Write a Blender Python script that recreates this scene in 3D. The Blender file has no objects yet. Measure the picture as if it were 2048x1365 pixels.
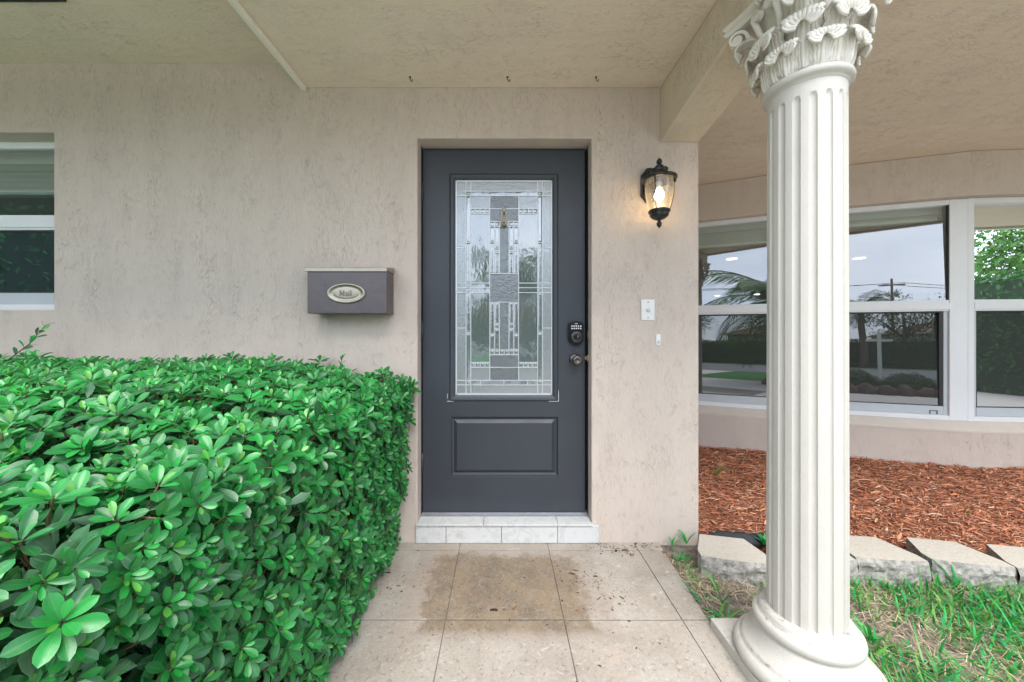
import bpy, bmesh, math, random
import numpy as np
from mathutils import Vector, Matrix, noise as mnoise
R = math.radians
PI = math.pi
rnd = random.Random(7)
nr = np.random.default_rng(11)
S = bpy.context.scene
COL = S.collection

# ------------------------------------------------------------------ camera, sky, sun, exposure
CAMY = -1.943
CAMZ = 1.11
cd = bpy.data.cameras.new('camera')
cam = bpy.data.objects.new('camera', cd)
COL.objects.link(cam)
cam.location = (0, CAMY, CAMZ)
cam.rotation_euler = (R(90), 0, 0)
cd.sensor_width = 36
cd.lens = 36 * 735 / 2048
cd.shift_x = 21 / 2048
cd.shift_y = -17.5 / 2048
cd.clip_start = 0.02
cd.clip_end = 2000
S.camera = cam

SUN_EL, SUN_AZ = 58, 168      # azimuth from +Y clockwise
w = bpy.data.worlds.new('World')
S.world = w
w.use_nodes = True
wn = w.node_tree.nodes
wl = w.node_tree.links
wn.clear()
wo = wn.new('ShaderNodeOutputWorld')
bg = wn.new('ShaderNodeBackground')
sky = wn.new('ShaderNodeTexSky')
sky.sky_type = 'NISHITA'
sky.sun_disc = False
sky.sun_elevation = R(SUN_EL)
sky.sun_rotation = R(SUN_AZ)
tc = wn.new('ShaderNodeTexCoord')
mp = wn.new('ShaderNodeMapping')
mp.inputs['Scale'].default_value = (1.6, 1.6, 4.2)
cn = wn.new('ShaderNodeTexNoise')
cn.inputs['Scale'].default_value = 1.5
cn.inputs['Detail'].default_value = 7
cn.inputs['Roughness'].default_value = 0.58
cr = wn.new('ShaderNodeValToRGB')
cr.color_ramp.elements[0].position = 0.30
cr.color_ramp.elements[0].color = (0.62, 0.62, 0.62, 1)
cr.color_ramp.elements[1].position = 0.60
cr.color_ramp.elements[1].color = (1, 1, 1, 1)
mx = wn.new('ShaderNodeMixRGB')
cr2 = wn.new('ShaderNodeValToRGB')
cr2.color_ramp.elements[0].position = 0.35
cr2.color_ramp.elements[0].color = (6.2, 7.0, 8.3, 1)
cr2.color_ramp.elements[1].position = 0.75
cr2.color_ramp.elements[1].color = (8.8, 9.2, 9.8, 1)
wl.new(tc.outputs['Generated'], mp.inputs['Vector'])
wl.new(mp.outputs['Vector'], cn.inputs['Vector'])
wl.new(cn.outputs['Fac'], cr.inputs['Fac'])
wl.new(cn.outputs['Fac'], cr2.inputs['Fac'])
wl.new(cr.outputs['Color'], mx.inputs['Fac'])
wl.new(sky.outputs['Color'], mx.inputs['Color1'])
wl.new(cr2.outputs['Color'], mx.inputs['Color2'])
wl.new(mx.outputs['Color'], bg.inputs['Color'])
bg.inputs['Strength'].default_value = 0.12
wl.new(bg.outputs['Background'], wo.inputs['Surface'])

sd = bpy.data.lights.new('sun', 'SUN')
sd.energy = 1.5
sd.angle = R(35)
sd.color = (1.0, 0.95, 0.88)
sun = bpy.data.objects.new('sun', sd)
COL.objects.link(sun)
az = R(SUN_AZ)
sdir = Vector((math.sin(az) * math.cos(R(SUN_EL)), math.cos(az) * math.cos(R(SUN_EL)), math.sin(R(SUN_EL))))
sun.rotation_euler = sdir.to_track_quat('Z', 'Y').to_euler()
sun.location = (4, -8, 10)

S.view_settings.view_transform = 'Standard'
S.view_settings.look = 'None'
S.view_settings.gamma = 1
S.view_settings.use_curve_mapping = False
S.view_settings.exposure = 1.55
S.render.engine = 'CYCLES'
S.cycles.use_denoising = True
S.cycles.max_bounces = 10
S.cycles.diffuse_bounces = 5
S.cycles.transparent_max_bounces = 16

# ------------------------------------------------------------------ material helpers
class NT:
    def __init__(s, name):
        s.m = bpy.data.materials.new(name)
        s.m.use_nodes = True
        s.n = s.m.node_tree.nodes
        s.l = s.m.node_tree.links
        s.n.clear()
        s.out = s.n.new('ShaderNodeOutputMaterial')
    def new(s, t, **kw):
        nd = s.n.new(t)
        for k, v in kw.items():
            if k in nd.inputs.keys():
                s.put(v, nd.inputs[k])
            else:
                setattr(nd, k, v)
        return nd
    def put(s, v, inp):
        if isinstance(v, bpy.types.NodeSocket):
            s.l.new(v, inp)
        else:
            inp.default_value = v
    def math(s, op, a, b=0.0, c=None, clamp=False):
        nd = s.n.new('ShaderNodeMath')
        nd.operation = op
        nd.use_clamp = clamp
        s.put(a, nd.inputs[0]); s.put(b, nd.inputs[1])
        if c is not None: s.put(c, nd.inputs[2])
        return nd.outputs[0]
    def mix(s, f, a, b, mode='MIX'):
        nd = s.n.new('ShaderNodeMixRGB')
        nd.blend_type = mode
        s.put(f, nd.inputs[0]); s.put(a, nd.inputs[1]); s.put(b, nd.inputs[2])
        return nd.outputs[0]
    def noise(s, vec, scale, detail=4, rough=0.5, dist=0.0):
        nd = s.n.new('ShaderNodeTexNoise')
        s.l.new(vec, nd.inputs['Vector'])
        nd.inputs['Scale'].default_value = scale
        nd.inputs['Detail'].default_value = detail
        nd.inputs['Roughness'].default_value = rough
        nd.inputs['Distortion'].default_value = dist
        return nd.outputs['Fac']
    def pos(s, scale=(1, 1, 1), rot=(0, 0, 0), obj=False):
        if obj:
            g = s.n.new('ShaderNodeTexCoord').outputs['Object']
        else:
            g = s.n.new('ShaderNodeNewGeometry').outputs['Position']
        m = s.n.new('ShaderNodeMapping')
        m.inputs['Scale'].default_value = scale
        m.inputs['Rotation'].default_value = rot
        s.l.new(g, m.inputs['Vector'])
        return m.outputs[0]
    def ramp(s, f, *st):
        nd = s.n.new('ShaderNodeValToRGB')
        e = nd.color_ramp.elements
        while len(e) < len(st): e.new(0.5)
        for i, (p, c) in enumerate(st):
            e[i].position = p
            e[i].color = c if hasattr(c, '__len__') and len(c) == 4 else ((*c, 1) if hasattr(c, '__len__') else (c, c, c, 1))
        s.put(f, nd.inputs[0])
        return nd.outputs[0]
    def bump(s, h, dist, strength=1.0, normal=None):
        nd = s.n.new('ShaderNodeBump')
        nd.inputs['Distance'].default_value = dist
        nd.inputs['Strength'].default_value = strength
        s.put(h, nd.inputs['Height'])
        if normal is not None: s.l.new(normal, nd.inputs['Normal'])
        return nd.outputs[0]
    def bsdf(s, col, rough=0.5, metal=0.0, spec=0.5, normal=None, **kw):
        b = s.n.new('ShaderNodeBsdfPrincipled')
        s.put(col if isinstance(col, bpy.types.NodeSocket) else (*col, 1), b.inputs['Base Color'])
        s.put(rough, b.inputs['Roughness'])
        s.put(metal, b.inputs['Metallic'])
        s.put(spec, b.inputs['Specular IOR Level'])
        if normal is not None: s.l.new(normal, b.inputs['Normal'])
        for k, v in kw.items(): s.put(v, b.inputs[k.replace('_', ' ')])
        return b.outputs[0]
    def done(s, sh):
        s.l.new(sh, s.out.inputs['Surface'])
        return s.m

def simple(name, col, rough=0.5, metal=0.0, var=0.12, vs=12, bump=0.0, bs=200, spec=0.5, **kw):
    t = NT(name)
    p = t.pos()
    n = t.noise(p, vs, 5, 0.6)
    f = t.math('MULTIPLY_ADD', n, var * 2, 1 - var)
    c = t.mix(1.0, (*col, 1), f, 'MULTIPLY')
    nm = t.bump(t.noise(p, bs, 3), bump) if bump else None
    rr = t.math('MULTIPLY_ADD', t.noise(p, vs * 3, 4), 0.2, rough - 0.1, clamp=True)
    return t.done(t.bsdf(c, rr, metal, spec, nm, **kw))

def stucco(name, col, stretch=(1, 1, 0.42), rot=(0, 0, 0), dirt_and_shade=0.5, cracks=1.0):
    """skip-trowelled painted stucco: fine sand, drag ridges and wandering cracks with their shade put into the colour"""
    t = NT(name)
    p = t.pos(stretch, rot)
    q = t.pos()
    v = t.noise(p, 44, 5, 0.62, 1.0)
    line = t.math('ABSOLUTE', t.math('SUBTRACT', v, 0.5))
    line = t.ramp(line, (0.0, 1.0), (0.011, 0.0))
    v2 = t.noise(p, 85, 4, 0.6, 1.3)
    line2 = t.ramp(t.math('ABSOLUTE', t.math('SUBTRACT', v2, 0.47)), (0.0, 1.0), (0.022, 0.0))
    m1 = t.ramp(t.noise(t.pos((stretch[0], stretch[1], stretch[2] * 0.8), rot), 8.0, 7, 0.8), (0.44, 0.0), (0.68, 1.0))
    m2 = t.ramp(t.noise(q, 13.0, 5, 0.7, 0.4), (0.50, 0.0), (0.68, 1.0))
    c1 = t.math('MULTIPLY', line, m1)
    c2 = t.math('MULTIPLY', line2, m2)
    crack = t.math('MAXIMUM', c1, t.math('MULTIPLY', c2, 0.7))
    sand = t.noise(q, 170, 4, 0.75)
    drag = t.noise(t.pos((stretch[0] * 1.0, stretch[1] * 1.0, stretch[2] * 0.5), rot), 110, 4, 0.6)
    und = t.noise(p, 12, 4, 0.55)
    h = t.math('ADD', t.math('MULTIPLY', sand, 0.75), t.math('MULTIPLY', drag, 0.6))
    h = t.math('ADD', h, t.math('MULTIPLY', und, 1.1))
    h = t.math('SUBTRACT', h, t.math('MULTIPLY', crack, 0.55 * cracks))
    nm = t.bump(h, 0.0030)
    big = t.noise(q, 1.3, 4, 0.6)
    blot = t.noise(t.pos((1, 1, 0.35)), 4.5, 6, 0.7)
    f = t.math('ADD', t.math('MULTIPLY', big, 0.10), t.math('MULTIPLY', blot, 0.14))
    f = t.math('ADD', f, 0.88)
    c = t.mix(1.0, (*col, 1), f, 'MULTIPLY')
    gm = t.ramp(t.noise(t.pos((1.0, 1.0, 0.22)), 6, 6, 0.72), (0.50, 0.0), (0.74, 1.0))
    c = t.mix(t.math('MULTIPLY', gm, 0.30 * dirt_and_shade), c, (0.38, 0.335, 0.295, 1))
    c = t.mix(t.math('MULTIPLY', crack, 0.14 * dirt_and_shade), c, (0.16, 0.135, 0.11, 1))  # crevice shade painted along the crack lines
    sp = t.ramp(t.noise(q, 170, 3, 0.7), (0.64, 0.0), (0.72, 1.0))
    c = t.mix(t.math('MULTIPLY', t.math('MULTIPLY', sp, m2), 0.35 * dirt_and_shade), c, (0.2, 0.17, 0.14, 1))
    return t.done(t.bsdf(c, 0.72, 0, 0.3, nm))

M = {}
M['wall'] = stucco('stucco_wall', (0.625, 0.535, 0.472), dirt_and_shade=0.7)
M['soffit'] = stucco('stucco_soffit', (0.82, 0.70, 0.585), stretch=(0.4, 1.0, 1.0), rot=(0, 0, R(14)), dirt_and_shade=0.35)
M['beam'] = stucco('stucco_beam', (0.74, 0.635, 0.515), stretch=(1, 1, 0.4), dirt_and_shade=0.35)
M['smooth'] = simple('painted_sill', (0.64, 0.56, 0.49), 0.7, var=0.10, vs=9, bump=0.0012, bs=120)
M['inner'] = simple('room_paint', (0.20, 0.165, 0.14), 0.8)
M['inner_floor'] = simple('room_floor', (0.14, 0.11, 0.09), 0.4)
M['white_alu'] = simple('white_aluminium', (0.78, 0.80, 0.82), 0.35, var=0.04)
M['sash'] = simple('grey_white_aluminium', (0.52, 0.56, 0.60), 0.35, var=0.06)
M['gasket'] = simple('dark_gasket', (0.02, 0.022, 0.025), 0.5)
M['trim'] = simple('cream_painted_trim', (0.86, 0.82, 0.74), 0.5, var=0.10, vs=30, bump=0.001, bs=80)
M['blind'] = simple('pale_blind', (0.66, 0.76, 0.71), 0.5, var=0.05)
M['black'] = simple('black_metal', (0.018, 0.018, 0.020), 0.30, 0.0, var=0.3, vs=40)
M['black_gloss'] = simple('black_gloss', (0.012, 0.013, 0.018), 0.18, 0.2)
M['dark_hole'] = simple('dark_gap', (0.008, 0.008, 0.009), 0.8)
M['pewter'] = simple('aged_pewter', (0.14, 0.13, 0.125), 0.32, 0.85, var=0.2, vs=60)
M['nickel'] = simple('antique_nickel', (0.34, 0.31, 0.25), 0.34, 0.9, var=0.15, vs=60)
M['came'] = simple('zinc_came', (0.64, 0.68, 0.70), 0.35, 0.35, var=0.08, vs=50)
M['plastic'] = simple('white_plastic', (0.80, 0.80, 0.80), 0.30, var=0.03)
M['pearl'] = simple('pearl_button', (0.62, 0.60, 0.58), 0.25)
M['alu'] = simple('aluminium_threshold', (0.42, 0.43, 0.46), 0.35, 0.6, var=0.2, vs=25)
M['rust'] = simple('rusted_steel', (0.16, 0.07, 0.035), 0.8, var=0.3, vs=60)
M['brass'] = simple('brass_plate', (0.55, 0.42, 0.22), 0.35, 0.9)
M['fabric'] = simple('landscape_fabric', (0.012, 0.015, 0.022), 0.7)
M['wood_pole'] = simple('weathered_pole', (0.12, 0.09, 0.07), 0.8)

def door_paint():
    t = NT('charcoal_door_paint')
    q = t.pos()
    f = t.math('MULTIPLY_ADD', t.noise(q, 2.2, 5, 0.6), 0.5, 0.75)
    c = t.mix(1.0, (0.040, 0.047, 0.060, 1), f, 'MULTIPLY')
    spk = t.ramp(t.noise(q, 170, 2, 0.6), (0.765, 0.0), (0.79, 1.0))
    c = t.mix(t.math('MULTIPLY', spk, 0.5), c, (0.25, 0.26, 0.28, 1))
    smear = t.ramp(t.noise(t.pos((1, 1, 0.5)), 11, 7, 0.75, 1.0), (0.62, 0.0), (0.80, 1.0))
    c = t.mix(t.math('MULTIPLY', smear, 0.30), c, (0.13, 0.125, 0.12, 1))
    h = t.math('ADD', t.noise(t.pos((1, 1, 0.1)), 300, 3, 0.5), t.math('MULTIPLY', t.noise(q, 5, 2), 2.0))
    r = t.math('MULTIPLY_ADD', t.noise(q, 14, 5, 0.6), 0.22, 0.30)
    return t.done(t.bsdf(c, r, 0, 0.5, t.bump(h, 0.0004)))
M['door'] = door_paint()

def white_column():
    t = NT('white_cast_column')
    q = t.pos()
    c = t.mix(1.0, (0.555, 0.53, 0.485, 1), t.math('MULTIPLY_ADD', t.noise(q, 5, 5, 0.6), 0.16, 0.92), 'MULTIPLY')
    gr = t.ramp(t.noise(t.pos((1, 1, 0.25)), 14, 7, 0.75), (0.54, 0.0), (0.80, 1.0))
    c = t.mix(t.math('MULTIPLY', gr, 0.32), c, (0.42, 0.40, 0.34, 1))
    sp = t.ramp(t.noise(q, 190, 2, 0.6), (0.73, 0.0), (0.78, 1.0))
    c = t.mix(t.math('MULTIPLY', sp, 0.35), c, (0.3, 0.28, 0.25, 1))
    sp3 = t.new('ShaderNodeSeparateXYZ'); t.l.new(t.pos(), sp3.inputs[0])
    seam = None
    for zz in (0.197, 0.094, 0.2185, 0.040):
        e = t.ramp(t.math('ABSOLUTE', t.math('SUBTRACT', sp3.outputs[2], zz)), (0.0, 1.0), (0.006, 0.0))
        seam = e if seam is None else t.math('MAXIMUM', seam, e)
    ns = t.ramp(t.noise(q, 24, 6, 0.8, 0.6), (0.50, 0.0), (0.60, 1.0))
    c = t.mix(t.math('MULTIPLY', t.math('MULTIPLY', seam, ns), 0.65), c, (0.10, 0.09, 0.08, 1))
    low = t.ramp(sp3.outputs[2], (0.03, 1.0), (0.30, 0.0))
    ns2 = t.ramp(t.noise(q, 38, 7, 0.8), (0.50, 0.0), (0.72, 1.0))
    c = t.mix(t.math('MULTIPLY', t.math('MULTIPLY', low, ns2), 0.35), c, (0.22, 0.20, 0.16, 1))
    h = t.math('ADD', t.noise(q, 240, 4, 0.7), t.math('MULTIPLY', t.noise(q, 40, 3), 0.6))
    return t.done(t.bsdf(c, 0.5, 0, 0.4, t.bump(h, 0.0012)))
M['column'] = white_column()

def carved_white():
    """cast leaf surface: buff in the grooves, paler on the raised edges"""
    t = NT('carved_cast_white')
    q = t.pos()
    geo = t.new('ShaderNodeNewGeometry')
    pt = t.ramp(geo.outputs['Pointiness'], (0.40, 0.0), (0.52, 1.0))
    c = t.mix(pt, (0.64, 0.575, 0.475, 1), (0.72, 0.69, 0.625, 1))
    gr = t.ramp(t.noise(q, 30, 6, 0.7), (0.55, 0.0), (0.8, 1.0))
    c = t.mix(t.math('MULTIPLY', gr, 0.25), c, (0.55, 0.47, 0.38, 1))
    return t.done(t.bsdf(c, 0.5, 0, 0.4, t.bump(t.noise(q, 160, 4, 0.7), 0.0018)))
M['carved'] = carved_white()

def bronze_box():
    t = NT('bronze_sheet_metal')
    q = t.pos()
    n = t.noise(t.pos((1, 1, 1.6)), 9, 7, 0.7, 0.8)
    c = t.ramp(n, (0.3, (0.085, 0.075, 0.085)), (0.55, (0.115, 0.100, 0.105)), (0.8, (0.15, 0.12, 0.10)))
    return t.done(t.bsdf(c, t.math('MULTIPLY_ADD', n, 0.35, 0.15), 0.45, 0.5, t.bump(t.noise(q, 220, 3), 0.0004)))
M['bronze'] = bronze_box()

def marble():
    t = NT('white_veined_marble')
    q = t.pos()
    v = t.noise(t.pos((1, 1, 1), (0.3, 0.7, 0.4)), 7, 7, 0.6, 1.4)
    ln = t.ramp(t.math('ABSOLUTE', t.math('SUBTRACT', v, 0.5)), (0.0, 1.0), (0.05, 0.0))
    c = t.mix(t.math('MULTIPLY', ln, 0.30), (0.62, 0.63, 0.63, 1), (0.33, 0.34, 0.36, 1))
    bl = t.ramp(t.noise(q, 12, 5, 0.65), (0.60, 0.0), (0.72, 1.0))
    c = t.mix(t.math('MULTIPLY', bl, 0.45), c, (0.40, 0.385, 0.35, 1))
    dt = t.ramp(t.noise(q, 60, 4, 0.7), (0.62, 0.0), (0.75, 1.0))
    c = t.mix(t.math('MULTIPLY', dt, 0.25), c, (0.2, 0.18, 0.15, 1))
    return t.done(t.bsdf(c, 0.35, 0, 0.5, t.bump(t.noise(q, 90, 4), 0.0006)))
M['marble'] = marble()

def travertine():
    t = NT('shell_stone_tile')
    q = t.pos()
    base = t.ramp(t.noise(q, 5, 6, 0.65, 0.5), (0.3, (0.31, 0.265, 0.225)), (0.5, (0.375, 0.335, 0.29)), (0.72, (0.44, 0.405, 0.36)))
    fine = t.ramp(t.noise(q, 95, 5, 0.75), (0.32, 0.84), (0.62, 1.06))
    c = t.mix(1.0, base, fine, 'MULTIPLY')
    shell = t.ramp(t.noise(t.pos((1, 1.6, 1), (0, 0, 0.5)), 46, 3, 0.5, 0.8), (0.62, 0.0), (0.66, 1.0))
    c = t.mix(t.math('MULTIPLY', shell, 0.35), c, (0.54, 0.51, 0.46, 1))
    sh2 = t.ramp(t.noise(t.pos((1, 1.4, 1), (0, 0, 0.8)), 15, 3, 0.5, 1.2), (0.685, 0.0), (0.70, 1.0))
    c = t.mix(t.math('MULTIPLY', sh2, 0.5), c, (0.58, 0.555, 0.51, 1))
    pk = t.ramp(t.noise(q, 9, 4, 0.6, 1.0), (0.60, 0.0), (0.7, 1.0))
    c = t.mix(t.math('MULTIPLY', pk, 0.25), c, (0.50, 0.36, 0.28, 1))
    # rust-brown stain where a door mat lay: its own ragged outline
    sep = t.new('ShaderNodeSeparateXYZ')
    t.l.new(t.new('ShaderNodeNewGeometry').outputs['Position'], sep.inputs[0])
    wob = t.math('MULTIPLY_ADD', t.noise(q, 9, 8, 0.8, 0.5), 0.30, -0.15)
    dx = t.math('ABSOLUTE', t.math('SUBTRACT', sep.outputs[0], 0.02))
    ex = t.math('SUBTRACT', t.math('ADD', 0.355, wob), dx)
    ey = t.math('MINIMUM', t.math('SUBTRACT', t.math('MULTIPLY_ADD', wob, 0.15, 0.605), t.math('MULTIPLY', sep.outputs[1], -1)),
                t.math('SUBTRACT', t.math('MULTIPLY', sep.outputs[1], -1), t.math('MULTIPLY_ADD', wob, 1.0, 0.10)))
    edge = t.ramp(t.math('MINIMUM', ex, ey), (0.0, 0.0), (0.04, 1.0))
    blotch = t.ramp(t.noise(q, 26, 7, 0.8, 0.8), (0.34, 0.35), (0.52, 1.0))
    fn = t.ramp(t.noise(q, 150, 4, 0.8), (0.35, 0.65), (0.55, 1.0))
    st = t.math('MULTIPLY', t.math('MULTIPLY', edge, blotch), fn)
    tone = t.ramp(t.noise(q, 6.5, 5, 0.6), (0.35, (0.085, 0.058, 0.028)), (0.62, (0.23, 0.16, 0.082)))
    c = t.mix(t.math('MULTIPLY', st, 0.95), c, tone)
    # faint rectangular outline round it
    ox = t.math('SUBTRACT', 0.44, dx)
    oy = t.math('SUBTRACT', 0.63, t.math('MULTIPLY', sep.outputs[1], -1))
    of = t.ramp(t.math('MINIMUM', ox, oy), (0.0, 0.0), (0.02, 1.0))
    c = t.mix(t.math('MULTIPLY', of, 0.28), c, (0.30, 0.24, 0.20, 1))
    spots = t.ramp(t.noise(q, 75, 4, 0.7), (0.70, 0.0), (0.76, 1.0))
    c = t.mix(t.math('MULTIPLY', spots, 0.5), c, (0.07, 0.055, 0.04, 1))
    pits = t.ramp(t.noise(q, 55, 5, 0.7, 0.5), (0.33, 0.0), (0.40, 1.0))
    h = t.math('ADD', pits, t.math('MULTIPLY', t.noise(q, 230, 3, 0.7), 0.6))
    return t.done(t.bsdf(c, 0.62, 0, 0.35, t.bump(h, 0.0014)))
M['tile'] = travertine()
M['grout'] = simple('dark_grout', (0.20, 0.18, 0.16), 0.9)

def concrete_block():
    t = NT('concrete_block')
    q = t.pos()
    geo = t.new('ShaderNodeNewGeometry')
    sepn = t.new('ShaderNodeSeparateXYZ')
    t.l.new(geo.outputs['Normal'], sepn.inputs[0])
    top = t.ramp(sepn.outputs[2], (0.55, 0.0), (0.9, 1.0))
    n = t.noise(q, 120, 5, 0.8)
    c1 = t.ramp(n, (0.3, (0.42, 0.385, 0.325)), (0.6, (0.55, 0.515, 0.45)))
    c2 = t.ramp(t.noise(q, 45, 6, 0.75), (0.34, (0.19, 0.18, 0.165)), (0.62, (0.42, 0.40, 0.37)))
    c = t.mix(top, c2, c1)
    h = t.math('ADD', t.math('MULTIPLY', n, 0.5), t.noise(q, 35, 5, 0.7))
    return t.done(t.bsdf(c, 0.9, 0, 0.2, t.bump(h, 0.004)))
M['block'] = concrete_block()

def soil_mat():
    t = NT('sandy_soil')
    q = t.pos()
    c = t.ramp(t.noise(q, 22, 7, 0.75), (0.32, (0.11, 0.095, 0.085)), (0.5, (0.26, 0.225, 0.19)), (0.7, (0.42, 0.38, 0.33)))
    sp = t.ramp(t.noise(q, 300, 3, 0.7), (0.35, 0.6), (0.6, 1.15))
    c = t.mix(1.0, c, sp, 'MULTIPLY')
    h = t.math('ADD', t.noise(q, 60, 6, 0.75), t.math('MULTIPLY', t.noise(q, 320, 3), 0.4))
    return t.done(t.bsdf(c, 0.95, 0, 0.15, t.bump(h, 0.012)))
M['soil'] = soil_mat()

def lawn_mat():
    t = NT('lawn_turf')
    q = t.pos()
    c = t.ramp(t.noise(q, 3, 8, 0.75), (0.35, (0.03, 0.13, 0.03)), (0.65, (0.06, 0.22, 0.05)))
    return t.done(t.bsdf(c, 0.9, 0, 0.15, t.bump(t.noise(q, 50, 5, 0.8), 0.02)))
M['lawn'] = lawn_mat()
M['asphalt'] = simple('asphalt', (0.16, 0.16, 0.165), 0.9, var=0.15, vs=4, bump=0.003, bs=150)
M['paving'] = simple('driveway_paving', (0.56, 0.53, 0.49), 0.85, var=0.15, vs=3, bump=0.003, bs=60)
M['mulchbed'] = simple('mulch_bed', (0.16, 0.06, 0.03), 0.95, var=0.3, vs=30, bump=0.01, bs=60)

def attr_mat(name, rough=0.5, sheen=False, trans=0.0, spec=0.5, leaf=False, bumps=0.0):
    t = NT(name)
    a = t.new('ShaderNodeAttribute')
    a.attribute_name = 'tint'
    c = a.outputs['Color']
    if leaf:
        rib = t.ramp(a.outputs['Alpha'], (0.0, 1.0), (0.10, 0.0), (0.86, 0.0), (1.0, 0.8))
        c = t.mix(t.math('MULTIPLY', rib, 0.42), c, (0.11, 0.34, 0.075, 1))
        geo = t.new('ShaderNodeNewGeometry')
        back = t.mix(0.5, c, (0.10, 0.22, 0.12, 1))
        c = t.mix(geo.outputs['Backfacing'], c, back)
        n = t.noise(t.pos(), 35, 4, 0.6)
        c = t.mix(1.0, c, t.math('MULTIPLY_ADD', n, 0.5, 0.75), 'MULTIPLY')
    nm = t.bump(t.noise(t.pos(), 90, 3), bumps) if bumps else None
    b = t.bsdf(c, rough, 0, spec, nm)
    if trans:
        tr = t.new('ShaderNodeBsdfTranslucent')
        t.put(t.mix(1.0, c, (0.9, 1.6, 0.35, 1), 'MULTIPLY'), tr.inputs[0])
        ms = t.new('ShaderNodeMixShader')
        ms.inputs[0].default_value = trans
        t.l.new(b, ms.inputs[1]); t.l.new(tr.outputs[0], ms.inputs[2])
        b = ms.outputs[0]
    return t.done(b)
M['leaf'] = attr_mat('glossy_leaf', 0.36, trans=0.18, spec=0.6, leaf=True, bumps=0.0006)
M['twig'] = simple('twig_bark', (0.17, 0.10, 0.055), 0.8, var=0.25, vs=60)
M['chips'] = attr_mat('bark_chips', 0.8, spec=0.2)
M['blade'] = attr_mat('grass_blades', 0.5, trans=0.25, spec=0.35)
M['straw'] = attr_mat('dry_straw', 0.75, spec=0.2)
M['far_leaf'] = attr_mat('far_foliage', 0.5, trans=0.2, spec=0.3)

def glass(name, refl=0.25, tint=(1, 1, 1), bumpd=0.0, bscale=60, rough=0.0, haze=0.0, hazecol=(0.6, 0.65, 0.68), stretch=(1, 1, 1), reflcol=(0.92, 0.95, 1.0), fres=1.0):
    t = NT(name)
    nm = None
    if bumpd:
        q = t.pos(stretch)
        h = t.noise(q, bscale, 3, 0.6, 0.3)
        nm = t.bump(h, bumpd)
    g = t.new('ShaderNodeBsdfGlossy')
    g.inputs['Color'].default_value = (*reflcol, 1)
    g.inputs['Roughness'].default_value = rough
    tr = t.new('ShaderNodeBsdfTransparent')
    tr.inputs['Color'].default_value = (*tint, 1)
    if nm is not None: t.l.new(nm, g.inputs['Normal'])
    lw = t.new('ShaderNodeFresnel')
    lw.inputs['IOR'].default_value = 1.5
    f = t.math('ADD', t.math('MULTIPLY', lw.outputs[0], fres), refl, clamp=True)
    ms = t.new('ShaderNodeMixShader')
    t.put(f, ms.inputs[0]); t.l.new(tr.outputs[0], ms.inputs[1]); t.l.new(g.outputs[0], ms.inputs[2])
    o = ms.outputs[0]
    if haze:
        d = t.new('ShaderNodeBsdfDiffuse')
        d.inputs['Color'].default_value = (*hazecol, 1)
        if nm is not None: t.l.new(nm, d.inputs['Normal'])
        m2 = t.new('ShaderNodeMixShader')
        m2.inputs[0].default_value = haze
        t.l.new(o, m2.inputs[1]); t.l.new(d.outputs[0], m2.inputs[2])
        o = m2.outputs[0]
    return t.done(o)
M['glass'] = glass('window_glass', 0.20, (0.80, 0.86, 0.84), haze=0.07, hazecol=(0.38, 0.40, 0.43))
M['screen'] = glass('insect_screened_glass', 0.17, (0.30, 0.32, 0.34), haze=0.20, hazecol=(0.17, 0.172, 0.175), fres=0.2)
M['screen_dark'] = glass('dark_screened_glass', 0.0, (0.20, 0.22, 0.25), haze=0.35, hazecol=(0.045, 0.055, 0.075), reflcol=(0.35, 0.4, 0.5))  # darker, bluer pane than the other screened glass
M['pane_clear'] = glass('clear_leaded_glass', 0.30, (0.5, 0.52, 0.54), 0.0016, 7, 0.03, haze=0.34, hazecol=(0.34, 0.40, 0.42))
M['pane_reed'] = glass('water_leaded_glass', 0.30, (0.5, 0.52, 0.54), 0.0022, 16, 0.05, haze=0.34, hazecol=(0.32, 0.39, 0.39), stretch=(1, 1, 0.4))
M['pane_text'] = glass('pebbled_leaded_glass', 0.34, (0.4, 0.42, 0.44), 0.0018, 90, 0.08, haze=0.42, hazecol=(0.40, 0.45, 0.47))
M['pane_dark'] = glass('hammered_leaded_glass', 0.20, (0.4, 0.42, 0.44), 0.0034, 80, 0.06, haze=0.35, hazecol=(0.22, 0.26, 0.27))
M['pane_bevel'] = glass('bevelled_leaded_glass', 0.34, (0.4, 0.42, 0.44), 0.0008, 60, 0.02, haze=0.28, hazecol=(0.38, 0.44, 0.46))
M['lamp_glass'] = glass('seeded_lamp_glass', 0.06, (1.0, 0.94, 0.84), 0.001, 120, 0.05, haze=0.10, hazecol=(0.9, 0.78, 0.6))

def emit(name, col, st):
    t = NT(name)
    e = t.new('ShaderNodeEmission')
    e.inputs['Color'].default_value = (*col, 1)
    e.inputs['Strength'].default_value = st
    return t.done(e.outputs[0])
M['bulb'] = emit('lit_bulb', (1.0, 0.84, 0.60), 4.5)
M['downlight'] = emit('lit_downlight', (1.0, 0.72, 0.42), 3.5)

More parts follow.
